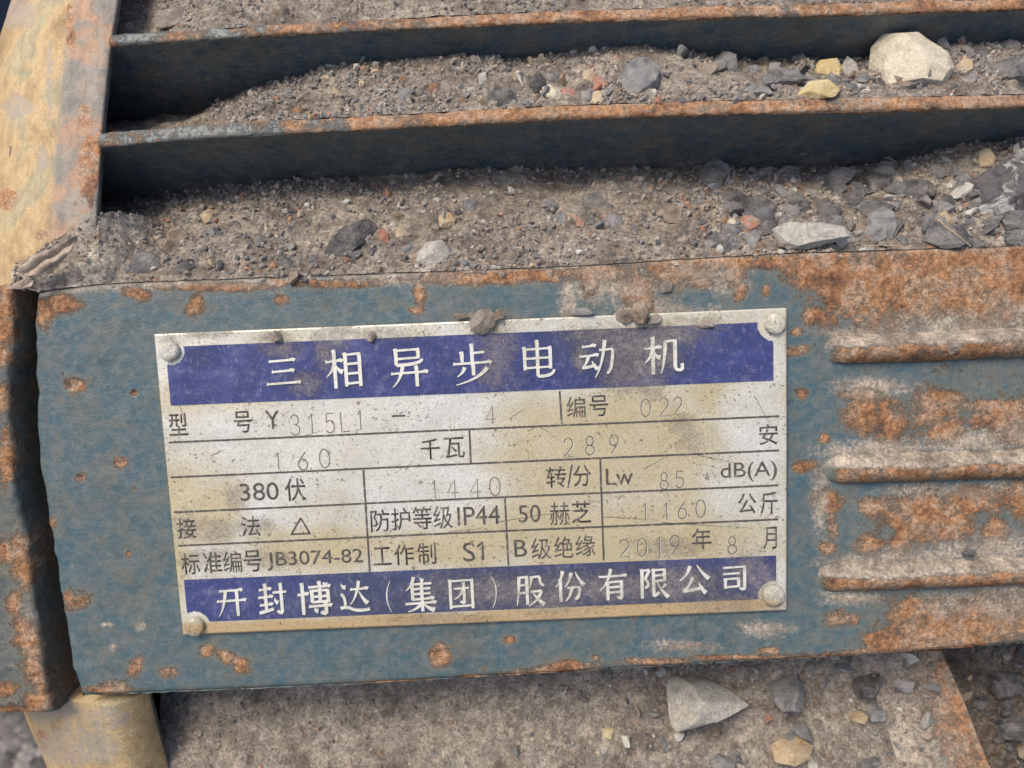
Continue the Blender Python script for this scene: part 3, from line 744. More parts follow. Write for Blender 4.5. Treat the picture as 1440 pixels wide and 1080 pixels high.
def plate_grid(name, a0,a1,b0,b1, step, mat, h, thick, shape=None, parent=None, jag=0):
    na=max(3,int((a1-a0)/step)+1); nb=max(3,int((b1-b0)/step)+1)
    A,B=np.meshgrid(np.linspace(a0,a1,na),np.linspace(b0,b1,nb),indexing='ij')
    P=PL(A,B,h)
    if jag: P[...,1]+= jag*vnoise(P,9,5)*((B<b0+step)|(B>b1-step))
    at_=plate_attrs(P)
    # rim going down: thickness
    def ringdown(P,at_):
        Q=np.pad(P,((1,1),(1,1),(0,0)),mode='edge').copy()
        Q[0,:,2]-=thick;Q[-1,:,2]-=thick;Q[1:-1,0,2]-=thick;Q[1:-1,-1,2]-=thick
        return Q,{k:np.pad(v,1,mode='edge') for k,v in at_.items()}
    if shape is not None:
        keep=shape(A,B)
        F=grid_faces(na,nb); K=keep.reshape(-1)
        F=F[(K[F].sum(1)>=3)]
        V=P.reshape(-1,3); used=np.unique(F); mp_=-np.ones(len(V),int); mp_[used]=np.arange(len(used))
        me=new_mesh(name, Lc(V[used]), mp_[F][:,::1], {k:v.reshape(-1)[used] for k,v in at_.items()})
        return link(name,me,mat,parent)
    Q,at_=ringdown(P,at_)
    me=new_mesh(name, Lc(Q.reshape(-1,3)), grid_faces(*Q.shape[:2]), {k:v.reshape(-1) for k,v in at_.items()})
    return link(name,me,mat,parent)
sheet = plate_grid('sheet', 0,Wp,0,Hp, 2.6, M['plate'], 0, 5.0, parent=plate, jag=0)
# bands; corner notches are round so the rivets sit on bare metal
RIV = [(240,494,14),(1089,455,15),(275,880,14.5),(1087,837,16)]
def notch(A,B, riv):
    k=np.ones(A.shape,bool)
    for (rx,ry,rr) in riv:
        a,b_=pl(rx,ry); k&=((A-a)**2+(B-b_)**2 > rr**2)
    return k
def band(name,p0,p1, riv, h=.9):
    a0,b0=pl(*p0); a1,b1=pl(*p1)
    return plate_grid(name,a0,a1,b0,b1,1.3,M['band'],h,.8,shape=lambda A,B: notch(A,B,riv),parent=plate)
band('title_band',(233,488),(1087,535),[(240,494,19),(1089,455,24)])
b_lo=pl(258,815); a_hi=pl(1092,822)
band('maker_band',(259,815),(1091,841),[(275,880,22),(1087,837,22)])

def ribbon_mesh(strokes, h, wid, name, mat):
    """strokes: lists of plate (a,b) points; flat-topped strokes of real height"""
    V=[];F=[]
    for st_ in strokes:
        if isinstance(st_,tuple): pts,w0,w1=st_
        else: pts,w0,w1=st_,wid,wid
        pts=np.array(pts,float); n=len(pts); base=len(V)
        tg=np.gradient(pts,axis=0); tg/=np.linalg.norm(tg,axis=1)[:,None]+1e-9
        nr_=np.stack([-tg[:,1],tg[:,0]],1); ww=np.linspace(w0,w1,n)[:,None]/2
        l=pts+nr_*ww; r=pts-nr_*ww
        for i in range(n):
            for (q,hh) in ((l[i],-.3),(l[i],h),(r[i],h),(r[i],-.3)): V.append(PL(q[0],q[1],hh))
        for i in range(n-1):
            o=base+i*4
            for k_ in range(3): F.append([o+k_,o+k_+1,o+4+k_+1,o+4+k_])
        F.append([base,base+3,base+2,base+1]); o=base+(n-1)*4; F.append([o,o+1,o+2,o+3])
    V=np.array(V); me=new_mesh(name,Lc(V),np.array(F),plate_attrs(V),smooth=False)
    return link(name,me,mat,plate)
# ruled lines
def pxline(x0,y0,x1,y1,n=40):
    a0,b0=pl(x0,y0);a1,b1=pl(x1,y1); return [(a0+(a1-a0)*i/(n-1), b0+(b1-b0)*i/(n-1)) for i in range(n)]
for L4 in [(238,622,1095,585),(240,671,1095,633),(245,720,1094,682),(251,767,1094,730),(787,550,790,597),(660,605,662,651),(511,661,520,805),(710,701,715,795),(844,645,849,788)]:
    ribbon_mesh([pxline(*L4)], .5, 2.6, 'ruled_line', M['ink'])

# ---- printed text (built-in font with its CJK fallback, turned into meshes) --
def text_mesh(s, name, cx, cy, w, h, mat, rise=.6, bold=0.0, slant=0):
    cu=bpy.data.curves.new(name,'FONT'); cu.body=s; cu.size=1; cu.resolution_u=4; cu.fill_mode='FRONT'; cu.offset=bold; cu.extrude=.0
    ob=bpy.data.objects.new('tmp',cu); col.objects.link(ob)
    dg=bpy.context.evaluated_depsgraph_get(); dg.update()
    me=bpy.data.meshes.new_from_object(ob.evaluated_get(dg)); bpy.data.objects.remove(ob); bpy.data.curves.remove(cu)
    n=len(me.vertices); V=np.zeros(n*3); me.vertices.foreach_get('co',V); V=V.reshape(-1,3)
    mn,mx=V[:,:2].min(0),V[:,:2].max(0)
    a,b=pl(cx,cy)
    q=(V[:,:2]-(mn+mx)/2)/(mx-mn)
    A=a+q[:,0]*w; B=b-q[:,1]*h
    P=PL(A,B,rise)
    # thickness: extrude the outline down
    bm=bmesh.new(); bm.from_mesh(me); bm.verts.ensure_lookup_table()
    Pw=Lc(P)
    for v_,p in zip(bm.verts,Pw): v_.co=p
    bmesh.ops.remove_doubles(bm,verts=bm.verts,dist=1e-7)
    be=[e for e in bm.edges if len(e.link_faces)==1]
    r=bmesh.ops.extrude_edge_only(bm,edges=be); dn=Vector((W((0,0,-1))*(rise+.2)).tolist())
    for g_ in r['geom']:
        if isinstance(g_,bmesh.types.BMVert): g_.co+=dn
    bm.to_mesh(me); bm.free(); me.name=name
    n=len(me.vertices); V=np.zeros(n*3); me.vertices.foreach_get('co',V)
    Pn=((V.reshape(-1,3)+ROOT_LOC)/S)@RX
    for k_,v_ in plate_attrs(Pn).items():
        a_=me.attributes.new(k_,'FLOAT','POINT'); a_.data.foreach_set('value',v_.astype(np.float32))
    me.materials.clear()
    return link(name,me,mat,plate)
def T(s,x0,x1,y0,y1,mat='ink',name='printed_text',rise=.5,bold=0):
    # px box; text line slopes 2.4 degrees so the box height is shrunk by the slope
    w=(x1-x0)*1.02; h=(y1-y0)-abs(x1-x0)*.042 
    text_mesh(s,name,(x0+x1)/2,(y0+y1)/2,w,h,M[mat],rise,bold)
B_=.003
for s,x0,x1,y0,y1 in [('型',238,264,580,613),('号',329,354,577,609),('Y',374,393,577,604),('编',797,823,557,588),('号',829,855,555,586),('千',592,618,616,647),('瓦',625,653,614,645),
  ('安',1067,1093,595,626),('380',338,392,677,705),('伏',401,430,671,705),('转',768,796,655,687),('/',797,806,653,687),('分',806,831,653,685),('Lw',852,890,657,683),('dB(A)',1013,1092,647,679),
  ('接',249,276,727,758),('法',339,366,724,755),('公',1037,1063,692,723),('斤',1069,1093,690,723),('年',973,1000,741,773),('月',1073,1092,739,773),
  ('防',521,548,715,749),('护',550,577,713,747),('等',580,607,711,746),('级',609,636,710,745),('IP44',643,703,710,740),('50',729,760,709,736),('赫',773,801,705,740),('芝',804,831,703,737),
  ('标',255,281,776,809),('准',286,312,774,807),('编',314,340,773,806),('号',343,368,772,805),('JB3074-82',375,511,770,803),('工',525,550,768,796),('作',554,582,764,796),('制',587,613,762,795),
  ('S',651,668,762,791),('B',723,741,758,784),('级',747,775,755,788),('绝',779,806,753,786),('缘',809,837,751,784)]:
    T(s,x0,x1,y0,y1,'ink','printed_character' if len(s)==1 else 'printed_text',.5,(0 if s in '绝缘编级赫' else B_) if ord(s[0])>255 else 0)
# triangle mark
def px_poly(pts,n=8):
    out=[]
    for (x0,y0),(x1,y1) in zip(pts[:-1],pts[1:]):
        seg=pxline(x0,y0,x1,y1,n); out+=seg if not out else seg[1:]
    return out
ribbon_mesh([px_poly([(423,728),(410,751)]),px_poly([(409,751),(437,750)]),px_poly([(423,728),(436,750)])],.5,2.4,'triangle_mark',M['ink'])

# ---- stamped single-line figures --------------------------------------------
def arc(cx,cy,rx,ry,a0,a1,n=12): return [(cx+rx*cos(radians(a)),cy-ry*sin(radians(a))) for a in np.linspace(a0,a1,n)]
G = {'0':[arc(.5,.5,.42,.5,0,360,22)],'1':[[(.15,.22),(.5,0),(.5,1)]],
 '2':[arc(.5,.28,.40,.28,170,-35,12)+[(.1,1),(.95,1)]],
 '3':[arc(.45,.25,.38,.25,160,-90,12),arc(.45,.74,.44,.26,90,-155,12)],
 '4':[[(.68,1),(.68,0),(.05,.72),(.98,.72)]],
 '5':[[(.85,0),(.2,0),(.12,.45)]+arc(.45,.68,.43,.32,120,-150,12)],
 '6':[[(.78,.0),(.3,.38),(.12,.6)],arc(.5,.70,.40,.30,0,360,18)],
 '8':[arc(.5,.25,.33,.25,0,360,16),arc(.5,.75,.42,.26,0,360,18)],
 '9':[[(.22,1.0),(.7,.62),(.88,.4)],arc(.5,.30,.40,.30,0,360,18)],
 'L':[[(.12,0),(.12,1),(.95,1)]],'-':[[(0,.5),(1,.5)]]}
def stamp(ch,x0,x1,y0,y1,w=1.5,mat='etch'):
    a,b=pl((x0+x1)/2,(y0+y1)/2); ww=(x1-x0); hh=(y1-y0)
    st_=[[(a+(p[0]-.5)*ww, b+(p[1]-.5)*hh) for p in s] for s in G[ch]]
    st_=[[ (q[0]+random.uniform(-.15,.15), q[1]+random.uniform(-.15,.15)) for q in s] for s in st_]
    ribbon_mesh(st_, .35, w, 'stamped_figure', M[mat])
    if mat=='etch': ribbon_mesh([[(q[0]+1.1,q[1]+.9) for q in s] for s in st_], .28, .8, 'figure_lit_edge', M['letter'])  # pale offset stroke paints the lit edge beside each figure
for c,x0,x1,y0,y1 in [('3',408,423,583,612),('1',432,446,582,610),('5',457,472,581,609),('L',478,492,579,607),('1',502,512,577,605),('4',682,698,571,597),
  ('1',386,398,636,661),('6',418,434,635,661),('0',448,465,631,658),('2',792,807,616,643),('8',822,837,613,640),('9',856,871,611,638),
  ('1',606,617,675,702),('4',628,645,674,701),('4',660,677,673,700),('0',687,705,671,698),('8',927,941,664,688),('5',949,963,662,686),
  ('1',902,913,707,733),('1',932,943,706,732),('6',952,967,704,730),('0',977,993,702,728),('2',870,886,758,784),('0',895,911,756,783),('1',922,933,754,782),('9',941,957,752,779),
  ('8',1022,1037,754,779),('0',900,916,561,586),('2',926,941,559,585),('2',946,960,558,583)]:
    stamp(c,x0,x1,y0,y1)
stamp('-',551,570,578,592,2.6,'ink'); G['i']=[[(.0,.26),(.55,.10),(.9,0)],[(.9,-.02),(.9,1.02)]]; stamp('i',671,680,762,788,3.0,'ink')

# ---- brush-style raised characters for the two blue bands --------------------
# drawn as strokes on a 100-grid: h = level stroke with a wedge at its right end,
# v = upright, p = leftward sweep (thick to thin), n = rightward sweep (thin to thick), d = dot
CH = {
'三':['h 16 22 84','h 22 50 80','h 6 82 96'],
'相':['h 4 30 46','v 26 4 98','p 26 34 4 68','n 30 42 46 58','v 54 12 94','hz 54 14 92','v 90 14 94','h2 54 38 90','h2 54 62 90','h2 54 86 90'],
'异':['h2 18 10 78','v 76 8 30','h2 18 30 78','v 18 8 46','s 18 46 84 46 86 32','h 4 64 98','v 70 50 98','p 34 50 6 98'],
'步':['v 50 2 46','h2 50 22 82','v 24 20 44','h 2 46 98','v 52 48 76','p 30 56 10 78','p 88 58 6 98'],
'电':['v 14 16 72','h2 14 20 86','v 86 16 70','h2 14 43 86','h2 14 66 86','v 50 0 88','s 50 88 94 90 96 72'],
'动':['h 10 18 46','h 2 42 52','p 26 44 8 72','s 8 72 30 72 46 66','n 36 56 52 76','h2 56 28 94','p 72 4 44 98','s 94 28 90 92 76 86'],
'机':['h 2 30 44','v 24 4 98','p 24 34 2 68','n 28 42 42 56','p 56 14 44 96','h2 54 14 80','v 80 12 80','s 80 80 82 92 98 88','s 98 88 98 86 98 72'],
'开':['h 14 12 88','h 4 46 98','v 70 12 98','p 34 12 6 98'],
'封':['h 8 18 46','v 28 2 44','h 4 42 50','h 8 66 48','v 28 46 88','s 4 92 28 88 52 80','h2 52 28 98','v 80 2 94','s 80 94 72 94 64 86','n 58 46 68 62'],
'博':['h 2 36 32','v 16 4 98','h 36 14 98','v 68 0 62','h2 44 26 92','v 44 26 62','v 92 26 62','h2 44 44 92','h2 44 60 92','n 80 2 92 10','h 34 72 100','v 84 64 96','s 84 96 76 96 68 90','n 50 78 60 88'],
'达':['h 38 28 94','p 66 4 34 76','n 66 36 92 74','n 8 12 22 24','s 4 44 18 44 18 78','s 2 88 18 78 44 92','s 44 92 70 98 98 92'],
'集':['p 32 0 6 38','v 26 18 64','h2 26 20 88','h2 26 34 84','h2 26 48 84','h 26 62 92','n 54 2 62 12','v 56 18 98','h 4 74 98','p 52 76 10 98','n 60 76 94 96'],
'团':['v 10 8 98','h2 10 10 90','v 90 8 98','h2 10 90 90','h2 24 34 78','v 60 18 80','s 60 80 52 80 46 74','p 58 36 24 68'],
'股':['p 14 8 4 96','h2 14 10 40','v 40 8 94','h2 14 34 40','h2 14 58 40','p 56 8 48 44','h2 56 10 84','s 84 10 82 34 98 36','h2 52 54 90','p 88 54 44 98','n 58 56 98 96'],
'份':['p 28 2 4 52','v 20 28 98','p 56 8 34 52','n 70 6 98 48','h2 42 54 84','p 58 54 36 96','s 84 54 80 94 66 90'],
'有':['h 4 24 98','p 46 2 6 68','v 34 42 98','h2 34 42 82','v 82 40 92','s 82 92 74 94 68 88','h2 34 58 82','h2 34 74 82'],
'限':['v 10 8 98','h2 10 10 36','s 36 10 20 38 20 38','s 20 38 44 56 20 66','v 50 8 92','h2 50 10 88','v 88 8 44','h2 50 27 88','h2 50 44 88','s 50 92 60 88 70 80','p 92 54 74 68','n 62 48 100 96'],
'公':['p 38 6 4 52','n 60 4 98 48','p 46 42 16 84','s 14 86 50 84 80 76','n 66 60 88 94'],
'司':['h2 10 14 88','v 88 12 88','s 88 88 84 96 70 88','h2 10 36 70','h2 18 54 66','v 18 54 88','v 66 54 84','h2 18 82 66'],
'(':['s 70 0 10 50 70 100'],')':['s 30 0 90 50 30 100'],
}
def bez(p0,p1,p2,n=8): return [((1-t_)**2*p0[0]+2*t_*(1-t_)*p1[0]+t_*t_*p2[0],(1-t_)**2*p0[1]+2*t_*(1-t_)*p1[1]+t_*t_*p2[1]) for t_ in np.linspace(0,1,n)]
def brush(ch,x0,x1,y0,y1,k=1.0):
    a,b=pl((x0+x1)/2,(y0+y1)/2); ww=x1-x0; hh=y1-y0
    def f(x,y): return (a+(x/100-.5)*ww, b+(y/100-.5)*hh)
    wv=.115*ww*k; wh=.070*ww*k
    out=[]
    for c in CH[ch]:
        z_=c.split(); q=[float(i) for i in z_[1:]]; o=z_[0]
        if o in('h','hz'):
            x_0,y_,x_1=q; out.append(([f(x_0,y_+2),f(x_1,y_-1)],wh,wh)); 
            if o=='h': out.append(([f(x_1-14,y_-1.5),f(x_1-5,y_-3),f(x_1+1,y_+1)],wh*.8,wv*1.05))
            out.append(([f(x_0-1,y_+1),f(x_0+5,y_+2.5)],wh*1.5,wh))
        elif o=='h2': out.append(([f(q[0],q[1]+1),f(q[2],q[1]-1)],wh,wh))
        elif o=='v': out.append(([f(q[0]-1.5,q[1]-2),f(q[0],q[1]+8),f(q[0],q[2]-8),f(q[0],q[2])],wv*1.1,wv*.9))
        elif o=='p':
            mx_,my_=(q[0]*.62+q[2]*.38, q[1]*.30+q[3]*.70); mx_=mx_+ (q[0]-q[2])*.12
            out.append(([f(*p) for p in bez((q[0],q[1]),(mx_,my_),(q[2],q[3]))],wv*1.1,wh*.35))
        elif o=='n':
            mx_,my_=(q[0]*.5+q[2]*.5-4, q[1]*.5+q[3]*.5+4)
            out.append(([f(*p) for p in bez((q[0],q[1]),(mx_,my_),(q[2],q[3]))],wh*.5,wv*1.35))
        elif o=='s': out.append(([f(*p) for p in bez((q[0],q[1]),(q[2],q[3]),(q[4],q[5]))],wv*.9 if ch not in '()' else wh*.8,wv*.8 if ch not in '()' else wh*.8))
    # nudge heights so crossing strokes never share a plane
    V=[];F=[];
    for i,(pts,w0,w1) in enumerate(out):
        pts=np.array(pts,float); n=len(pts); base=len(V)
        tg=np.gradient(pts,axis=0); tg/=np.linalg.norm(tg,axis=1)[:,None]+1e-9
        nr_=np.stack([-tg[:,1],tg[:,0]],1); w_=np.linspace(w0,w1,n)[:,None]/2
        if ch in '()': w_ = (wh*.35+wv*.5*np.sin(np.linspace(0,pi,n)))[:,None]/1.6
        l=pts+nr_*w_; r=pts-nr_*w_; hh_=2.0+.06*i
        for j in range(n):
            for (q_,h_) in ((l[j],.5),(l[j]*.93+r[j]*.07,hh_),(r[j]*.93+l[j]*.07,hh_),(r[j],.5)): V.append(PL(q_[0],q_[1],h_))
        for j in range(n-1):
            o_=base+j*4
            for k_ in range(3): F.append([o_+k_,o_+k_+1,o_+5+k_,o_+4+k_])
        F.append([base,base+3,base+2,base+1]); o_=base+(n-1)*4; F.append([o_,o_+1,o_+2,o_+3])
    V=np.array(V); me=new_mesh('raised_character',Lc(V),np.array(F),plate_attrs(V),smooth=False)
    link('raised_character',me,M['letter'],plate)
for c,x0,x1,y0,y1 in [('三',372,424,495,548),('相',457,512,490,547),('异',548,602,486,545),('步',637,692,483,542),('电',731,781,479,536),('动',814,865,476,532),('机',905,960,472,527)]: brush(c,x0,x1,y0,y1,.92)
for c,x0,x1,y0,y1 in [('开',304,348,823,868),('封',362,406,818,866),('博',418,467,816,866),('达',477,521,813,862),('(',536,556,815,862),('集',568,614,809,862),('团',629,669,810,858),(')',686,706,808,856),('股',724,767,805,854),('份',779,823,800,848),('有',840,882,797,846),('限',898,940,795,843),('公',953,998,791,838),('司',1012,1052,790,833)]: brush(c,x0,x1,y0,y1,1.05)

# ---- scratches in the sheet
r_=np.random.default_rng(5); A_=[]
for (x0,y0,x1,y1) in [(742,607,758,598),(757,598,782,616),(560,862,700,800),(700,735,840,712),(850,727,930,731),(930,735,1060,742),(715,590,740,574),(300,640,312,632),(610,752,680,742),(980,640,1040,652),(1060,556,1085,600),(430,612,452,606),(905,660,940,640),(250,560,262,600)]:
    n_=12; L_=pxline(x0,y0,x1,y1,n_); A_.append(([(a_+r_.normal()*.5,b_+r_.normal()*.6) for a_,b_ in L_],1.1,.4))
ribbon_mesh(A_, .22, 1, 'scratch', M['etch'])
# ---- rivets -----------------------------------------------------------------
M['rivet']=M['plate'].copy(); M['rivet'].name='dusty_rivet_metal'
def rivet(px,py,r,seed):
    a,b_=pl(px,py); n,k_=40,14
    th=np.linspace(0,2*pi,n)[:,None]; q=np.linspace(0,1,k_)[None,:]
    rad=r*(1+.04*vnoise(np.stack([np.cos(th)*3,np.sin(th)*3,th*0+seed],-1),1,seed))*np.sin(q*pi/2)**.8
    h=1.0+ 8.5*np.cos(q*pi/2)**.55
    P=PL(a+rad*np.cos(th),b_+rad*np.sin(th),h+0*th)
    P[...,2]+=.7*fbm(P,7,3,seed)
    at_=plate_attrs(P); at_['grime']=zs(P)+.42
    part=new_mesh('rivet',Lc(P.reshape(-1,3)),grid_faces(n,k_)[:,::-1],{k:v.reshape(-1) for k,v in at_.items()})
    link('rivet',part,M['rivet'],plate)
for i,(x,y,r) in enumerate(RIV): rivet(x,y,r,i+3)

# ================================================================== STONES
def ico(sub):
    bm=bmesh.new(); bmesh.ops.create_icosphere(bm,subdivisions=sub,radius=1)
    V=np.array([v.co[:] for v in bm.verts]); F=np.array([[v.index for v in f.verts] for f in bm.faces]); bm.free(); return V,F
ICO={k:ico(k) for k in (1,2,3,4,5)}
def clip(V,n,d,soft=0):
    s=V@n-d; return V-np.maximum(s,0)[:,None]*n
def surf(sheet, px, py):
    P=SHEETS[sheet]; pj=proj(P); d=(pj[...,0]-px)**2+(pj[...,1]-py)**2
    i=np.unravel_index(np.argmin(d),d.shape); return P[i]
def px_stone(sheet, poly, mat, label, cat='stone', depth=.55, lift=.15, seed=None, rough=1.0, name='stone', zplane=None, group=None):
    """stone whose outline, seen from the photograph's side, is the convex polygon"""
    seed = seed if seed is not None else len(label)*7+int(poly[0][0])
    r_=np.random.default_rng(seed)
    poly=np.array(poly,float); c=poly.mean(0)
    lo=poly.max(0)[1]
    if zplane is None: base=surf(sheet,c[0],c[1]); 
    else: base=at(c[0],c[1],zplane)
    # local axes: across, up in view, toward the camera
    view=CAM-base; view/=np.linalg.norm(view)
    ex=np.cross(np.array([0,1,0]),view); ex/=np.linalg.norm(ex); ey=np.cross(view,ex)
    area=.5*abs(np.dot(poly[:,0],np.roll(poly[:,1],1))-np.dot(poly[:,1],np.roll(poly[:,0],1)))
    sc_=np.linalg.norm(CAM-base)/FOC
    cz_=math.sqrt(area/pi)*sc_*depth
    base=base+view*cz_*(lift+(.18 if zplane is None else 0))
    # polygon in local units
    dl_=np.stack([(poly[:,0]-720)/FOC,-(poly[:,1]-540)/FOC,-np.ones(len(poly))],-1)@CR.T
    t_=((base-CAM)@view)/(dl_@view); pts=CAM+dl_*t_[:,None]-base
    p2=np.stack([pts@ex,pts@ey],1)
    if np.cross(p2[1]-p2[0],p2[2]-p2[1])<0: p2=p2[::-1]
    big=max(np.abs(p2).max(0))
    V,F=ICO[4] if area>350 else ICO[3]
    if area>4000: V,F=ICO[5]
    V=V.copy(); R0=np.abs(p2).max(0)*1.02
    V=V*np.array([R0[0]*1.12,R0[1]*1.12,cz_*1.1])
    planes=[]
    n_=len(p2)
    for i in range(n_):
        a,b=p2[i],p2[(i+1)%n_]; e=b-a; nn_=np.array([e[1],-e[0]])/ (np.linalg.norm(e)+1e-9)
        for sg in (1,-1):
            tau=r_.uniform(.1,.75); Nn=np.array([nn_[0]*cos(tau),nn_[1]*cos(tau),sg*sin(tau)])
            planes.append((Nn,(nn_@a)*cos(tau)))
    for k_ in range(4):
        Nn=np.array([r_.normal()*.35,r_.normal()*.35+.15,1]); Nn/=np.linalg.norm(Nn); planes.append((Nn,cz_*r_.uniform(.55,.85)))
    for _ in range(4):
        for (Nn,d_) in planes: V=clip(V,Nn,d_)
    w_=fbm(V+seed,big*.7,4,seed)[:,None]; g_=fbm(V+seed,max(big*.14,3),3,seed+1)[:,None]
    nrm=V/(np.linalg.norm(V,axis=1)[:,None]+1e-9)
    V=V+nrm*(w_*big*.035+g_*big*.022)*rough
    sh_=0.0 if zplane is not None else .62
    Pw=base+V[:,:1]*ex+V[:,1:2]*ey+(V[:,2:]-sh_*V[:,1:2])*view
    ctr=W(base); me=new_mesh(name,W(Pw)-ctr,F,smooth=False)
    me.polygons.foreach_set('use_smooth',np.ones(len(F),bool))
    try: me.set_sharp_from_angle(angle=radians(24))
    except Exception: pass
    return link(name,me,M[mat],None,label=label,cat=cat,group=group,loc=ctr)

S_=px_stone
S_('B',[(1224,66),(1240,46),(1292,43),(1335,73),(1343,96),(1326,124),(1280,131),(1226,128),(1220,95)],'cream','large cream limestone lump with a smooth rounded top, against the upper fin',depth=.8,lift=.35,rough=.6)
S_('B',[(1366,126),(1390,92),(1440,74),(1500,76),(1500,124),(1440,126)],'slate','long light grey slate piece at the right end between the fins',depth=.6,lift=.3)
S_('B',[(1142,98),(1152,84),(1178,81),(1186,97),(1182,113),(1150,114)],'yellow','yellow stone with a pale top standing behind another yellow one, left of the cream lump',lift=.4)
S_('B',[(1118,135),(1138,114),(1165,111),(1184,126),(1176,136),(1150,139)],'yellow','flat yellow stone lying on the rusty crest of the lower fin',lift=.6)
S_('B',[(1181,98),(1190,74),(1204,86),(1214,112),(1204,122),(1186,118)],'pale','upright pointed grey-beige stone directly left of the cream lump')
S_('B',[(1343,92),(1356,80),(1368,84),(1369,98),(1356,107),(1346,104)],'tan','small beige pitted stone just right of the cream lump')
S_('B',[(1176,124),(1205,116),(1232,126),(1226,133),(1190,134)],'pale','thin pale greenish-grey flake lying flat on the fin crest below the cream lump',depth=.3,lift=.7)
S_('B',[(1160,112),(1168,100),(1180,104),(1184,122),(1172,126)],'slate','small purple-grey stone wedged between the two yellow stones',lift=.3)
S_('B',[(1250,98),(1278,88),(1292,108),(1290,130),(1262,131)],'brown','dark brown stone tucked under the front of the cream lump',lift=.95,depth=.4)
S_('B',[(1074,106),(1092,94),(1122,100),(1142,112),(1112,120),(1082,122)],'slate','dark grey slate chip lying flat between the fins, left of the yellow stones')
S_('B',[(1097,72),(1108,74),(1132,98),(1126,106),(1104,92)],'dslate','narrow dark slate splinter slanting down towards the yellow stones')
S_('B',[(1102,128),(1120,112),(1142,104),(1146,114),(1128,132)],'slate','grey slate splinter slanting up, just above the fin crest beside the flat yellow stone')
S_('B',[(1066,82),(1078,78),(1086,94),(1078,104),(1066,98)],'brown','small brown upright stone left of the slate splinters')
S_('B',[(1044,124),(1062,116),(1082,122),(1088,134),(1050,135)],'bslate','blue-grey flat stone touching the fin crest below the slate chips',lift=.4)
S_('B',[(998,88),(1018,70),(1036,76),(1038,102),(1014,110)],'bslate','dusty grey slab leaning between the fins, right of the round blue stone')
S_('B',[(874,98),(896,78),(918,80),(930,98),(926,122),(908,136),(880,138),(870,118)],'bslate','round blue-grey stone with a pale spot, in the middle of the channel between the fins',lift=.3,rough=.5)
S_('B',[(886,106),(894,101),(900,108),(897,124),(888,124)],'cream','pale spot of cream stone stuck on the round blue-grey stone',lift=2.6,depth=.3)
S_('B',[(762,122),(772,117),(790,130),(794,143),(780,145),(764,134)],'cream','small cream white stone right above the rusty crest of the lower fin',lift=.5)
S_('B',[(788,126),(800,120),(810,128),(806,142),(792,144)],'brick','small reddish stone touching the small cream white one',lift=.5)
S_('B',[(834,106),(850,110),(857,119),(846,126),(834,120)],'brick','small orange stone left of the round blue-grey stone')
S_('B',[(820,100),(832,96),(840,108),(830,120),(818,114)],'tan','small pinkish tan stone beside the small orange stone')
S_('B',[(764,104),(784,100),(794,112),(786,124),(768,120)],'slate','grey stone behind the small cream white one')
S_('B',[(742,116),(756,98),(768,112),(764,134),(748,136)],'dslate','upright dark slate stone left of the small cream white one')
S_('B',[(684,134),(700,120),(720,126),(730,142),(708,152),(690,150)],'dslate','dark slate lump resting against the fin crest right of centre, partly buried')
S_('B',[(672,104),(684,100),(686,114),(674,120)],'pale','little pale upright chip above the dark slate lump')
S_('B',[(812,132),(832,124),(842,134),(838,142),(816,144)],'bslate','small blue-grey stone on the fin crest between the reddish and the round stone',lift=.5)
S_('B',[(560,126),(576,122),(584,138),(572,150),(556,144)],'bslate','whitish blue chip lying in the dirt left of the dark slate lump')
S_('B',[(1400,62),(1420,54),(1436,60),(1434,76),(1408,80)],'slate','grey angular stone above the long light grey slate piece')
S_('B',[(1356,68),(1380,62),(1394,72),(1384,82),(1362,80)],'dslate','dark angular stone between the cream lump and the right edge')
S_('A',[(214,26),(224,14),(244,12),(262,22),(272,34),(240,40),(216,38)],'clod','rounded dusty mud lump sitting on the left end of the upper fin',cat='mud clod',name='mud_clod',lift=.8)
# channel C
S_('C',[(455,352),(476,322),(512,306),(532,312),(528,334),(506,350),(470,380),(458,372)],'dslate','long dark layered slate standing on edge above the nameplate corner, left of centre',depth=.5,rough=1.3,lift=.3)
S_('C',[(470,366),(500,348),(524,336),(526,346),(504,362),(484,384),(470,384)],'slate','grey slate slab leaning on the long dark layered slate',depth=.4,lift=.5)
S_('C',[(582,357),(598,340),(622,337),(634,352),(624,370),(600,376),(586,368)],'pale','pale grey-green stone with pitted face just right of the layered slate',lift=.35)
S_('C',[(228,350),(236,328),(254,317),(268,324),(262,340),(242,362),(232,363)],'brown','brown wedge-shaped stone with dark side, left part of the channel above the nameplate pad',lift=.5)
S_('C',[(280,302),(292,293),(308,296),(308,306),(288,316)],'tan','small tan stone high in the dirt, left part of the channel above the pad')
S_('C',[(180,374),(192,352),(214,354),(236,372),(236,384),(184,386)],'slate','grey slate with dusty top lying near the left end of the pad top edge',lift=.3)
S_('C',[(244,377),(262,364),(280,362),(276,376),(266,386),(250,384)],'dslate','dark pointed slate chip below the brown wedge-shaped stone',lift=.5)
S_('C',[(390,380),(394,350),(402,348),(412,366),(428,374),(420,384),(398,386)],'dslate','blue-black triangular slate chip on the pad top edge',depth=.35,lift=.5)
S_('C',[(430,366),(438,357),(450,358),(452,368),(440,374)],'slate','small round grey pebble just left of the layered slate')
S_('C',[(122,384),(140,364),(164,352),(178,348),(172,372),(152,392),(128,393)],'clod','dusty grey stone with a dark right side, farthest left above the pad',lift=.5)
S_('C',[(530,324),(540,320),(548,332),(546,342),(534,340)],'brick','bright orange brick crumb touching the layered slate',lift=.4)
S_('C',[(556,326),(566,314),(574,326),(568,344),(558,346)],'tan','cream upright chip between the orange crumb and the pale stone')
S_('C',[(562,348),(578,342),(584,350),(576,356),(564,356)],'slate','tiny grey-green chip beside the pale pitted stone')
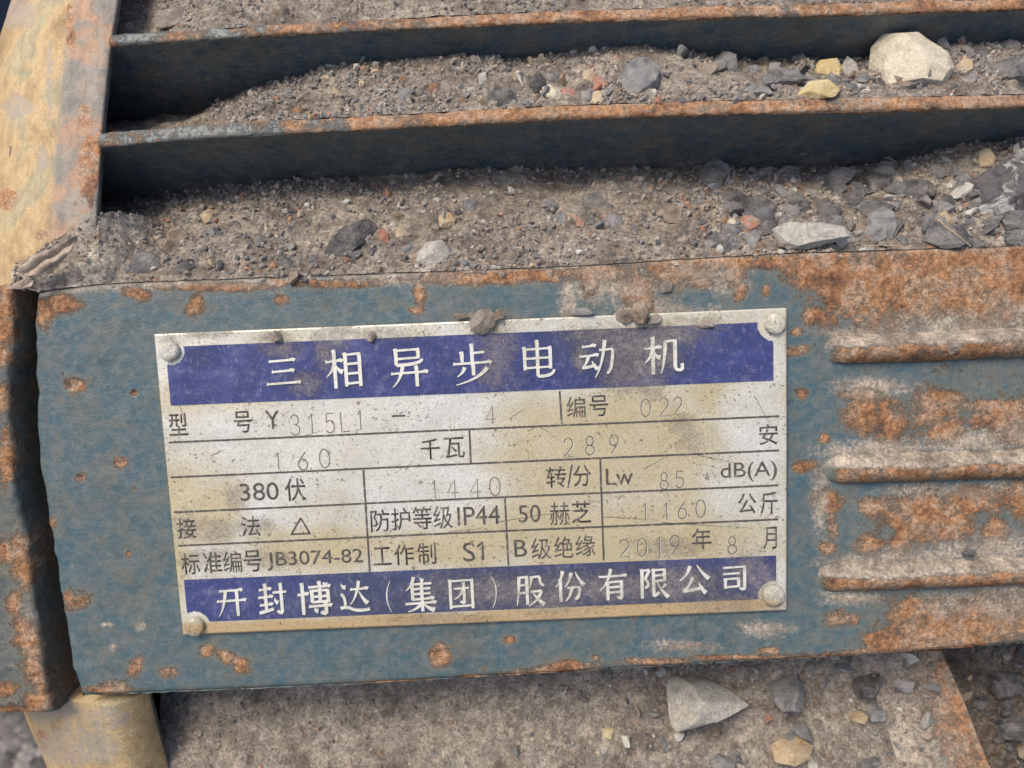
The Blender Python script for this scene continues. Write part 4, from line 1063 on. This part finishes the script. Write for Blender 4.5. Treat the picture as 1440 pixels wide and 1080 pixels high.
S_('C',[(616,302),(632,298),(642,308),(638,320),(618,320)],'tan','flat tan stone above the pale pitted stone')
S_('C',[(650,284),(664,276),(674,286),(666,304),(652,300)],'slate','grey stone high in the channel directly above the second title character')
S_('C',[(656,262),(676,258),(684,268),(670,280),(658,276)],'brown','brown lump under the shadow of the lower fin, centre of the channel')
S_('C',[(756,292),(766,278),(782,284),(790,296),(776,306),(760,304)],'slate','purple-grey slate chip, upper of two touching chips in the middle of the channel')
S_('C',[(773,306),(788,296),(798,306),(794,320),(778,322)],'bslate','smooth dark grey chip below and right of the purple-grey one')
S_('C',[(818,276),(840,268),(852,284),(846,298),(830,300)],'slate','broad grey stone near the centre of the channel above the pad')
S_('C',[(840,312),(858,300),(876,304),(880,314),(868,322),(848,320)],'bslate','flat blue-grey slab right of the small red chips')
S_('C',[(798,302),(808,300),(822,312),(820,322),(802,320)],'brick','small red and cream chip between two grey chips in mid channel')
S_('C',[(920,302),(932,288),(952,288),(962,300),(954,316),(930,314)],'brown','rough brown lump in the channel above the last title characters')
S_('C',[(1038,310),(1044,303),(1064,302),(1070,312),(1066,324),(1044,325)],'brick','square orange-red brick chip in the dirt, right part of the channel',lift=.5)
S_('C',[(992,334),(1008,326),(1034,332),(1046,346),(1032,356),(1004,354)],'slate','rounded grey stone with dark underside, below left of the square brick chip',lift=.4)
S_('C',[(1046,332),(1062,322),(1070,330),(1064,348),(1050,353)],'bslate','upright grey-green chip directly below the square brick chip',lift=.6)
S_('C',[(1022,312),(1028,306),(1036,310),(1034,318),(1024,318)],'cream','tiny white pebble left of the square brick chip',lift=.5)
S_('C',[(1070,318),(1074,314),(1080,318),(1078,325),(1071,325)],'cream','tiny white pebble right of the square brick chip',lift=.5)
S_('C',[(1084,322),(1104,312),(1152,311),(1190,318),(1197,334),(1190,347),(1136,351),(1118,356),(1096,344)],'pale','long pale grey-green stone resting on the rusty top edge of the pad',depth=.7,lift=.5,rough=.7)
S_('C',[(1214,322),(1222,300),(1242,289),(1258,298),(1264,318),(1254,338),(1236,345),(1218,338)],'bslate','round speckled grey stone right of the long pale one',lift=.45)
S_('C',[(1262,326),(1284,308),(1310,297),(1326,304),(1346,326),(1360,346),(1326,350),(1290,340)],'slate','large grey slab with one pointed end, right of the round speckled stone',lift=.45,depth=.4)
S_('C',[(1341,270),(1376,246),(1440,206),(1520,196),(1520,268),(1446,296),(1408,320),(1382,318)],'lichen','big dark slate slab with white crusty patches at the right edge',depth=.45,lift=.6,rough=.4)
S_('C',[(1122,262),(1144,242),(1184,234),(1218,236),(1196,254),(1166,276),(1134,276)],'slate','streaked grey slab under the shadow of the lower fin, above the long pale stone',depth=.5,lift=.4)
S_('C',[(1238,276),(1262,256),(1298,250),(1318,266),(1314,280),(1284,288),(1256,284)],'dslate','flat dark slate with a lit upper edge above the round speckled stone',depth=.4,lift=.5)
S_('C',[(1296,246),(1312,230),(1330,234),(1334,246),(1316,256)],'slate','grey stone under the fin, left of the big crusted slab')
S_('C',[(1374,230),(1378,208),(1392,208),(1402,222),(1396,234),(1382,236)],'tan','small beige-green stone above the big crusted slab',lift=.5)
S_('C',[(1178,282),(1194,268),(1214,272),(1220,290),(1204,304),(1186,298)],'dslate','purple-dark slate above the gap between the long pale and the round speckled stone')
S_('C',[(1202,292),(1216,280),(1232,282),(1236,296),(1218,304)],'bslate','small bluish slate right of the purple-dark one')
S_('C',[(1132,302),(1154,288),(1180,286),(1186,300),(1168,314),(1140,312)],'dslate','dark flat slate right behind the long pale stone')
S_('C',[(1094,272),(1108,262),(1130,274),(1136,286),(1112,286)],'slate','grey-beige splinter left of the streaked slab')
S_('C',[(1212,250),(1236,240),(1256,246),(1252,266),(1226,272)],'dslate','dark dusty slab in the fin shadow between two larger slabs')
S_('C',[(1318,300),(1330,296),(1338,306),(1334,318),(1322,316)],'tan','small olive stone behind the large grey slab')
S_('C',[(1352,350),(1368,334),(1384,338),(1388,346),(1370,352)],'slate','small grey stone on the pad edge below the big crusted slab')
S_('C',[(1404,338),(1420,322),(1444,318),(1460,330),(1450,346),(1412,346)],'slate','dusty grey stone in the corner below the big crusted slab')
S_('C',[(1326,268),(1340,276),(1346,300),(1336,306),(1322,288)],'dslate','dark stone squeezed against the left end of the big crusted slab')
S_('C',[(1204,316),(1210,306),(1218,310),(1216,342),(1206,346),(1200,330)],'brown','thin column of brown grit stone between the long pale and the round stone',lift=.2)
S_('C',[(1082,294),(1104,286),(1128,292),(1124,306),(1096,308)],'slate','grey flat chip above the left end of the long pale stone')
# below the pad
S_('D',[(934,952),(956,945),(988,950),(1022,966),(1060,992),(1057,1004),(1008,1016),(954,1036),(942,1024)],'pale','large grey wedge-shaped stone pointing right, directly below the pad',depth=.55,lift=.9,rough=.6)
S_('D',[(1078,956),(1088,938),(1122,938),(1132,972),(1126,1002),(1100,1004),(1084,982)],'bslate','upright blue-grey stone right of the large grey wedge',lift=.4)
S_('D',[(1098,1004),(1124,1000),(1140,1030),(1146,1046),(1126,1038),(1106,1022)],'bslate','blue-grey slate tail reaching from the upright stone to the tan one',depth=.4,lift=.4)
S_('D',[(1082,1048),(1098,1034),(1124,1032),(1144,1050),(1140,1068),(1118,1079),(1090,1072)],'tan','pale tan stone at the bottom below the upright blue-grey stone',lift=.5,rough=.7)
S_('D',[(1194,958),(1208,938),(1236,940),(1242,962),(1230,984),(1206,982)],'dslate','dark rounded stone below the pad near the rusty ledge corner')
S_('D',[(1212,984),(1224,982),(1246,1000),(1246,1014),(1226,1016)],'bslate','small shiny blue-grey chip below the dark rounded stone',lift=.5)
S_('D',[(1190,1002),(1206,996),(1222,1008),(1216,1019),(1198,1014)],'tan','small flat tan chip left of the shiny blue-grey chip',lift=.5)
S_('D',[(846,1026),(854,1016),(864,1024),(860,1040),(850,1038)],'yellow','small yellow pebble in the dirt left of the large grey wedge')
S_('D',[(844,1050),(852,1044),(856,1052),(852,1062),(846,1060)],'pale','small white pebble just below the yellow pebble')
S_('D',[(996,1064),(1014,1054),(1036,1066),(1034,1084),(1004,1084)],'bslate','greenish grey stone at the bottom edge below the large grey wedge')
S_('D',[(1140,975),(1152,980),(1152,992),(1142,990)],'brown','small brown crumb between the upright blue-grey and the dark rounded stone')
S_('D',[(1210,1066),(1230,1058),(1240,1074),(1226,1086),(1210,1082)],'slate','small grey slab at the bottom edge right of the pale tan stone')
S_('D',[(1074,1004),(1082,1000),(1086,1012),(1078,1018)],'brick','tiny red chip left of the blue-grey slate tail')
S_('D',[(998,1036),(1006,1032),(1012,1038),(1004,1044)],'brick','tiny red chip under the tip of the large grey wedge')
S_('D',[(1018,1056),(1030,1048),(1040,1058),(1046,1076),(1030,1070)],'slate','grey chip at the bottom edge next to the greenish grey stone')
S_('E',[(1372,950),(1400,936),(1436,946),(1440,976),(1404,984)],'dslate','dark brown-grey stone in the hollow at the right edge')
S_('E',[(1392,1010),(1420,1000),(1452,1016),(1446,1044),(1406,1040)],'dslate','dark rough stone at the lower right corner')
# on the plate and pad
S_('C',[(660,452),(672,436),(690,434),(700,448),(694,462),(678,472),(662,466)],'clod','crumbly grey-brown mud clod on the nameplate top edge, above the fourth title character',cat='mud clod',name='mud_clod',zplane=9,depth=.5,lift=.4,rough=2.5)
S_('C',[(690,446),(700,434),(711,436),(708,448),(696,452)],'brown','small reddish brown flake on top of the crumbly clod above the nameplate',zplane=14,depth=.5,lift=.4)
S_('C',[(800,438),(806,433),(826,432),(836,438),(832,445),(806,445)],'bslate','flat oval grey pebble resting on the middle of the nameplate top edge',zplane=4,depth=.8,lift=.6,rough=.5)
S_('C',[(886,440),(892,424),(906,422),(914,440),(906,458),(894,456)],'brown','brown pointed stone lodged on the nameplate top edge near the last title character',zplane=9,depth=.7,lift=.6)
S_('C',[(858,446),(872,434),(890,436),(896,450),(878,456)],'clod','grey mud clod left of the brown pointed stone on the nameplate edge',cat='mud clod',name='mud_clod',zplane=5,depth=.6,lift=.4,rough=2)
S_('C',[(908,448),(924,440),(934,448),(924,456),(910,458)],'clod','dark mud clod right of the brown pointed stone on the nameplate edge',cat='mud clod',name='mud_clod',zplane=7,depth=.6,lift=.4,rough=2)
S_('C',[(376,470),(386,464),(398,468),(396,480),(384,481)],'clod','small mud clod on the nameplate top edge above the first title character',cat='mud clod',name='mud_clod',zplane=8,depth=.6,lift=.4,rough=2)
S_('C',[(980,458),(988,450),(1002,452),(1004,460),(988,462)],'clod','small mud clod on the nameplate top edge between the last character and the corner rivet',cat='mud clod',name='mud_clod',zplane=8,depth=.6,lift=.4,rough=2)
S_('C',[(636,441),(656,440),(660,446),(644,450)],'brown','thin rusty flake just left of the crumbly clod above the nameplate',zplane=6,depth=.4,lift=.4)
S_('C',[(516,470),(524,465),(530,472),(524,482),(516,480)],'clod','tiny greenish mud crumb on the upper border of the blue title band',cat='mud clod',name='mud_clod',zplane=9,depth=.6,lift=.4,rough=2)
S_('C',[(1352,777),(1362,770),(1373,773),(1375,780),(1364,783),(1354,782)],'slate','dark green-grey crumb on the dust above the lowest cast rib',zplane=10,depth=.5,lift=.5)
S_('C',[(1325,488),(1334,476),(1346,478),(1352,490),(1338,500)],'clod','dark lump of dirt stuck on the topmost cast rib',cat='mud clod',name='mud_clod',zplane=24,depth=.4,lift=.3,rough=2)
S_('C',[(928,402),(938,393),(946,398),(944,410),(930,412)],'clod','small mud clod on the pad face below the rough brown lump',cat='mud clod',name='mud_clod',zplane=2,depth=.5,lift=.4,rough=2)

# ---- smaller stones scattered over the dirt ---------------------------------
LM = {'C':[(495,345,'dark layered slate'),(608,356,'pale pitted stone'),(245,340,'brown wedge stone'),(293,305,'tan stone'),(1053,313,'square brick chip'),(1140,333,'long pale stone'),(1238,318,'round speckled stone'),
  (1305,325,'large pointed slab'),(1420,262,'white-crusted slab'),(1170,254,'streaked slab'),(940,303,'rough brown lump'),(775,292,'two touching grey chips'),(860,312,'flat blue-grey slab'),(210,370,'dusty-topped slate'),
  (664,290,'stone above the second character'),(405,370,'triangular slate chip')],
 'B':[(1280,88,'cream lump'),(1165,97,'yellow stones'),(1430,100,'long light slate'),(900,108,'round blue-grey stone'),(778,132,'small cream white stone'),(706,138,'dark slate lump'),(565,137,'whitish blue chip'),(1105,108,'slate splinters'),(1018,88,'leaning dusty slab'),(430,130,'left end of the dirt between fins')],
 'D':[(990,985,'large grey wedge'),(1105,970,'upright blue-grey stone'),(1113,1055,'pale tan stone'),(1218,962,'dark rounded stone'),(1320,1000,'rusty ledge edge'),(853,1028,'yellow pebble'),(600,975,'pad lower edge, centre'),(350,985,'pad lower edge, left')],
 'E':[(1400,960,'dark stone in the right hollow'),(1420,1020,'dark rough corner stone')]}
VAR=[]
for k_ in range(12):
    V,F=ICO[2]; V=V.copy(); r_=np.random.default_rng(900+k_)
    ax=np.array([1,r_.uniform(.5,.9),r_.uniform(.28,.6)])
    V=ICO[3][0].copy(); F=ICO[3][1]
    for _ in range(2):
        rq=np.random.default_rng(500+k_)
        for q in range(9):
            n_=rq.normal(size=3); n_/=np.linalg.norm(n_); V=clip(V,n_,rq.uniform(.38,.72))
    V=V*1.35*ax+.02*r_.normal(size=V.shape); me=new_mesh('stone_mesh',V*1.15*S,F,smooth=False); VAR.append(me)
matcache={}
def small_mesh(k_,mat):
    if (k_,mat) not in matcache:
        me=VAR[k_].copy(); me.materials.append(M[mat]); matcache[(k_,mat)]=me
    return matcache[(k_,mat)]
WORD={'slate':'grey','dslate':'dark slate','bslate':'blue-grey','pale':'pale','tan':'tan','brown':'brown','brick':'reddish','cream':'whitish'}
seen_lab=set()
def scatter_small(sheet, n, xr_, smin, smax, place, mats, seed):
    r_=np.random.default_rng(seed); P=SHEETS[sheet]; pj=proj(P).reshape(-1,2); Pf_=P.reshape(-1,3)
    ok=np.where((pj[:,0]>xr_[0])&(pj[:,0]<xr_[1])&(pj[:,1]>-8)&(pj[:,1]<1088))[0]
    for i in range(n):
        j=r_.choice(ok); p=Pf_[j]; s=smin+(smax-smin)*r_.random()**2.2
        mt_=mats[r_.integers(len(mats))]; k_=r_.integers(12)
        o=bpy.data.objects.new('pebble',small_mesh(int(k_),mt_)); col.objects.link(o)
        o.location=W(p+UP*s*.25); o.scale=(s,s,s); o.rotation_euler=tuple(r_.uniform(0,6.28,3))
        q_=proj(p); lx,ly,ln=min(LM[sheet],key=lambda l:(l[0]-q_[0])**2+(l[1]-q_[1])**2)
        dx_,dy_=q_[0]-lx,q_[1]-ly; sz='tiny' if s<4.6 else ('small' if s<7 else 'fair-sized')
        far_=math.hypot(dx_,dy_); where=('right of' if dx_>0 else 'left of') if abs(dx_)>1.5*abs(dy_) else (('below' if dy_>0 else 'above') if abs(dy_)>1.5*abs(dx_) else ('below and ' if dy_>0 else 'above and ')+('right of' if dx_>0 else 'left of'))
        o['label']=f"{sz} {WORD[mt_]} pebble {'close ' if far_<45 else ''}{where} the {ln}"; o['category']='pebble'; o['group']='pebbles '+place
        if o['label'] in seen_lab: o['label']=o['label'].replace(' pebble ',' angular chip ' if 'chip' not in ln else ' angular bit ')
        if o['label'] in seen_lab: o['label']='another '+o['label']
        seen_lab.add(o['label'])
for (sh,n,xr_,place,mats,sd_) in [
  ('C',26,(140,480),'in the left third of the channel above the nameplate pad',['slate','clod2','tan','brown'],1),
  ('C',46,(480,960),'in the middle of the channel above the nameplate pad',['slate','bslate','tan','brown','brick','pale'],2),
  ('C',130,(980,1440),'in the right third of the channel above the nameplate pad',['slate','dslate','bslate','pale','brown'],3),
  ('B',30,(380,760),'in the left half of the channel between the fins',['slate','pale','tan','bslate'],4),
  ('B',60,(960,1440),'in the right end of the channel between the fins',['slate','dslate','bslate','brown'],5),
  ('B',22,(760,960),'around the round blue-grey stone between the fins',['slate','pale','tan','brick'],6),
  ('D',40,(880,1330),'on the ledge below the right half of the pad',['slate','bslate','brown','pale','slate'],7),
  ('D',16,(300,880),'on the ledge below the left half of the pad',['slate','brown','pale'],8),
  ('E',24,(1350,1460),'in the hollow at the lower right corner',['dslate','brown'],9)]:
    mats=[q if q!='clod2' else 'slate' for q in mats]
    scatter_small(sh,n,xr_,3.6,(15.0 if sd_ in (3,5,7,9) else 9.0),place,mats,sd_)

def shards(sheet, n, xr_, yr_, smin, smax, place, mats, seed, flat=.45):
    r_=np.random.default_rng(seed)
    for i in range(n):
        cx_,cy_=r_.uniform(*xr_),r_.uniform(*yr_); s_=smin+(smax-smin)*r_.random()**1.6; ang=r_.normal()*.45; el=r_.uniform(.38,.8)
        k=int(r_.integers(4,7)); th=np.sort((np.arange(k)+r_.uniform(-.3,.3,k))*2*pi/k)
        pp=np.stack([np.cos(th)*s_,np.sin(th)*s_*el],1)*r_.uniform(.85,1.1,(k,1))
        pp=np.stack([pp[:,0]*cos(ang)-pp[:,1]*sin(ang)+cx_, pp[:,0]*sin(ang)+pp[:,1]*cos(ang)+cy_],1)
        lx,ly,ln=min(LM[sheet],key=lambda l:(l[0]-cx_)**2+(l[1]-cy_)**2); dx_,dy_=cx_-lx,cy_-ly
        where=('right of' if dx_>0 else 'left of') if abs(dx_)>1.5*abs(dy_) else (('below' if dy_>0 else 'above') if abs(dy_)>1.5*abs(dx_) else ('below and ' if dy_>0 else 'above and ')+('right of' if dx_>0 else 'left of'))
        mt_=mats[int(r_.integers(len(mats)))]; sh='slender' if el<.5 else ('broad' if s_>13 else 'angular')
        lab=f"{sh} {WORD[mt_]} shard {where} the {ln}"
        for alt in ('shard','splinter','flake','broken piece','fragment'):
            l2=lab.replace(' shard ',f' {alt} ')
            if l2 not in seen_lab: lab=l2; break
        seen_lab.add(lab)
        S_(sheet,pp.tolist(),mt_,lab,cat='stone chip',name='stone_chip',depth=flat,lift=r_.uniform(.45,1.15),seed=seed*100+i,rough=1.3,group='stone chips '+place)
shards('C',74,(985,1440),(238,342),10,30,'in the right third of the channel above the pad',['slate','dslate','dslate','bslate','slate','dslate'],41)
shards('C',26,(520,985),(285,372),5,12,'in the middle of the channel above the pad',['slate','dslate','bslate','brown'],42)
shards('C',16,(190,520),(300,380),5,11,'in the left third of the channel above the pad',['slate','dslate','brown','slate'],43)
shards('B',40,(1040,1440),(78,128),7,19,'in the right end of the channel between the fins',['slate','dslate','bslate','slate'],44)
shards('B',16,(420,1040),(104,148),5,10,'in the middle of the channel between the fins',['slate','bslate','slate','brown'],45)
shards('D',18,(900,1300),(960,1080),6,15,'on the ledge below the right half of the pad',['slate','bslate','brown','dslate'],46)
shards('E',14,(1360,1440),(930,1080),8,22,'in the hollow at the lower right corner',['dslate','dslate','brown'],47)
# ---- grit: thousands of grains, one object per channel ----------------------
def grit(sheet, n, smin, smax, label, seed, xr_=(90,1500), reg=None, dark=1.0):
    r_=np.random.default_rng(seed); P=SHEETS[sheet]; pj=proj(P).reshape(-1,2); Pf_=P.reshape(-1,3)
    dens=sm(fbm(Pf_,70,3,seed),-.35,.5)+.06; ok=(pj[:,0]>xr_[0])&(pj[:,0]<xr_[1])&(pj[:,1]>-15)&(pj[:,1]<1095)
    dens=dens*ok; idx=r_.choice(len(Pf_),n,p=dens/dens.sum())
    V0,F0=ICO[1]; nv=len(V0)
    s=smin+(smax-smin)*r_.random(n)**3
    V=V0[None]*(1+.28*r_.normal(size=(n,nv,1)))*np.stack([r_.uniform(.7,1.3,n),r_.uniform(.6,1.1,n),r_.uniform(.5,1,n)],1)[:,None]
    a=r_.uniform(0,6.28,n); c_,s_=np.cos(a),np.sin(a)
    V=np.stack([V[...,0]*c_[:,None]-V[...,1]*s_[:,None],V[...,0]*s_[:,None]+V[...,1]*c_[:,None],V[...,2]],-1)
    V=V*s[:,None,None]+Pf_[idx][:,None]+r_.normal(size=(n,1,3))*1.2+UP*(s*.2)[:,None,None]
    pal=np.array([(.26,.215,.18),(.22,.19,.165),(.30,.25,.205),(.17,.165,.165),(.24,.225,.21),(.35,.31,.26),(.14,.14,.145),(.44,.40,.34),(.34,.19,.11),(.19,.15,.115)])
    cidx=r_.choice(len(pal),n,p=[.22,.18,.17,.11,.10,.07,.06,.03,.02,.04]); C_=pal[cidx]*r_.uniform(.8,1.2,(n,1))*dark
    C_=np.repeat(C_[:,None],nv,1).reshape(-1,3)
    F=(F0[None]+np.arange(n)[:,None,None]*nv).reshape(-1,3)
    me=new_mesh('grit',W(V.reshape(-1,3)),F,{'grain':C_},smooth=False)
    link('grit',me,M['grit'],None,label=label,kind='stuff')
grit('C',9500,.8,5.4,'loose grit on the dirt above the nameplate pad',11)
grit('B',6000,.9,5.2,'loose grit on the dirt between the two fins',12,xr_=(300,1500))
grit('A',1500,.9,4.0,'loose grit behind the topmost fin',13,xr_=(200,1500))
grit('D',2600,.9,4.0,'loose grit on the ledge below the pad',14,dark=.95)
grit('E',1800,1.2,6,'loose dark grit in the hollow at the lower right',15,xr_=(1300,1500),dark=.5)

# ---- twigs, dry leaf --------------------------------------------------------
def twig(pts, r, label, z):
    P=np.array([at(x,y,zz) for (x,y),zz in zip(pts,z)]); t_=np.linspace(0,1,24); k=np.linspace(0,1,len(P))
    C_=np.stack([np.interp(t_,k,P[:,i]) for i in range(3)],1)+.5*rng.normal(size=(24,3)); th=np.linspace(0,2*pi,9)
    V=C_[:,None]+r*(np.cos(th)[None,:,None]*np.array([.3,1,0])+np.sin(th)[None,:,None]*np.array([0,0,1]))*(1-.5*t_)[:,None,None]
    ctr=W(C_[0]); me=new_mesh('twig',W(V.reshape(-1,3))-ctr,grid_faces(24,9)); link('twig',me,M['tan'],None,label=label,cat='twig',loc=ctr)
zc=lambda x,y: surf('C',x,y)[2]
twig([(1318,308),(1340,326),(1366,347)],1.6,'thin dry straw lying across the large grey slab',[zc(1318,308)+26,zc(1340,326)+22,8])
twig([(1212,347),(1240,345),(1275,346)],1.4,'thin pale straw lying along the pad top edge below the round stone',[3,4,3])
# flaking crust / dry leaf at the left end of the pad
m,t,b=nmat('dry_papery_leaf'); v=coords(t,True)
L(t,ramp(t,noise(t,v,12,7,.7),[(.3,(.20,.15,.11)),(.5,(.38,.30,.23)),(.7,(.52,.44,.36))]),b.inputs['Base Color']); b.inputs['Roughness'].default_value=.8
bump(t,b,[(noise(t,v,20,6,.7),.0006)]); M['leaf']=m
def leaf(outline, z, label, seed, amp=7):
    o_=np.array(outline,float); c=o_.mean(0); n=48; k=16
    k_=np.linspace(0,len(o_),n,endpoint=True); oo=np.concatenate([o_,o_[:1]]); bx=np.interp(k_,range(len(oo)),oo[:,0]); by=np.interp(k_,range(len(oo)),oo[:,1])
    q=np.linspace(.02,1,k)[None,:]; X=c[0]+(bx-c[0])[:,None]*q; Y=c[1]+(by-c[1])[:,None]*q
    P=at(X,Y,z); P[...,2]+=amp*fbm(P,26,3,seed)+amp*np.abs(np.sin((X+Y*1.6)/9))*.8; P[...,1]+=1.5*vnoise(P,8,seed)
    P2=P[:,::-1].copy(); P2[...,2]-=1.2
    PP=np.concatenate([P,P2],1); ctr=W(P.reshape(-1,3).mean(0)); me=new_mesh('dry_leaf',W(PP.reshape(-1,3))-ctr,grid_faces(*PP.shape[:2]),smooth=True)
    link('dry_leaf',me,M['leaf'],None,label=label,cat='leaf',loc=ctr)
leaf([(28,375),(45,362),(80,347),(112,330),(104,352),(86,368),(60,388),(32,388)],22,'crumpled papery grey-brown leaf scrap on the left end of the pad',5)
leaf([(8,406),(28,394),(48,394),(46,402),(24,407)],24,'small torn tan leaf scrap above the rusty lug at the left edge',8,3)
# dirt bridging the joint at the left
xs2=np.linspace(20,215,110); Lo4=at(xs2, np.interp(xs2,[20,50,120,170,215],[404,410,402,398,396]), np.interp(xs2,[20,50,110,150,215],[6,1,-2,-14,-60]))
Up4=at(xs2, np.interp(xs2,[20,60,100,150,215],[378,350,322,300,310]), np.interp(xs2,[20,100,140,170,215],[-8,-24,-40,-75,-130]))
dirt_sheet('L',Lo4,Up4,60,M['dirt_pale'],'dusty dirt bridging the end ring and the pad at the left',seed=610,amp=(6,3,1.5),bulge=5)
grit('L',500,.9,3.2,'loose grit at the left end of the pad',16,xr_=(20,200))

# ================================================================== BACKGROUND
# ground under and around the motor: horizontal sheet 0.85 m below
GZ=float(ROOT_LOC[2])
m,t,b=nmat('dark_gravel_ground'); tc=N(t,'ShaderNodeTexCoord'); v=tc.outputs['Object']
vo=N(t,'ShaderNodeTexVoronoi'); vo.inputs['Scale'].default_value=55; L(t,v,vo.inputs['Vector'])
c=ramp(t,vo.outputs['Color'],[(.1,(.045,.04,.036)),(.5,(.10,.09,.08)),(.9,(.19,.175,.16))])
c=mix(t,1,c,ramp(t,noise(t,v,30,6,.7),[(.3,.5),(.7,1.4)]),'MULTIPLY'); L(t,c,b.inputs['Base Color']); b.inputs['Roughness'].default_value=.95
bump(t,b,[(vo.outputs['Distance'],.02),(noise(t,v,60,5,.7),.01)]); M['ground']=m
n=60; gx=np.sign(np.linspace(-1,1,n))*np.abs(np.linspace(-1,1,n))**3*60
X,Y=np.meshgrid(gx,gx,indexing='ij'); V=np.stack([X,Y,np.full_like(X,GZ)],-1)
V[...,2]+=.004*np.sin(X*7)*np.cos(Y*5)
link('ground',new_mesh('ground',V.reshape(-1,3),grid_faces(n,n)),M['ground'],None,kind='structure')
# feet reaching the ground
def wbox(bm,x0,x1,y0,y1,z0,z1):
    vs=[bm.verts.new((x,y,z_)) for x in (x0,x1) for y in (y0,y1) for z_ in (z0,z1)]
    for f in ([0,1,3,2],[4,6,7,5],[0,4,5,1],[2,3,7,6],[0,2,6,4],[1,5,7,3]): bm.faces.new([vs[i] for i in f])
axw=W((0,AX_Y,AX_Z))
bm=bmesh.new(); wbox(bm,-.09,.26,axw[1]-.17,axw[1]+.17,GZ,axw[2]-.10); bmesh.ops.bevel(bm,geom=bm.edges[:],offset=.006,segments=2)
me=bpy.data.meshes.new('pedestal'); bm.to_mesh(me); bm.free()
for vv in me.vertices: vv.co-=Vector(ROOT_LOC.tolist())
for k_ in ('rust','dust'): me.attributes.new(k_,'FLOAT','POINT').data.foreach_set('value',np.full(len(me.vertices),.35,np.float32))
link('support_foot',me,M['block'],motor)
# stones on the ground far behind, seen at the lower left corner
def ground_hit(px,py):
    d=(np.array([(px-720)/FOC,-(py-540)/FOC,-1])@CR.T)@RX.T; o=W(CAM); t_=(GZ-o[2])/d[2]; return o+d*t_
r_=np.random.default_rng(77); V0,F0=ICO[2]; Vs=[];Fs=[];Cs=[]
c0=ground_hit(20,1050)
for i in range(2600):
    p=c0+np.array([r_.normal()*.14,r_.normal()*.14,0]); s=r_.uniform(.003,.014)
    q=V0*np.array([1,.8,.6])*(1+.12*r_.normal(size=(len(V0),1)))*s+p; Vs.append(q);Fs.append(F0+len(V0)*i); Cs.append(np.tile(r_.uniform(.05,.24)*np.array([1,.93,.87]),(len(V0),1)))
link('gravel',new_mesh('gravel',np.concatenate(Vs),np.concatenate(Fs),{'grain':np.concatenate(Cs)},smooth=False),M['grit'],None,label='dark loose gravel on the ground below the end of the motor',kind='stuff')
# blue painted cabinet behind the motor, seen at the upper left corner
m,t,b=nmat('dark_blue_sheet_metal'); tc=N(t,'ShaderNodeTexCoord')
L(t,ramp(t,noise(t,tc.outputs['Object'],6,5,.6),[(.3,(.012,.026,.060)),(.7,(.022,.045,.090))]),b.inputs['Base Color']); b.inputs['Roughness'].default_value=.5; M['blue']=m
d=(np.array([(10-720)/FOC,-(15-540)/FOC,-1])@CR.T)@RX.T; hit=W(CAM)+d*.62
bm=bmesh.new(); wbox(bm,hit[0]-.55,hit[0]+.20,hit[1],hit[1]+.4,GZ,GZ+ max(.5,hit[2]-GZ+.25)); bmesh.ops.bevel(bm,geom=bm.edges[:],offset=.008,segments=3)
cab=bpy.data.meshes.new('blue_cabinet'); bm.to_mesh(cab); bm.free()
ctr=Vector((hit[0]-.17,hit[1]+.2,GZ))
for vv in cab.vertices: vv.co-=ctr
link('machine_cabinet',cab,M['blue'],None,label='dark blue painted machine cabinet just visible at the upper left corner behind the motor',cat='cabinet',loc=ctr)
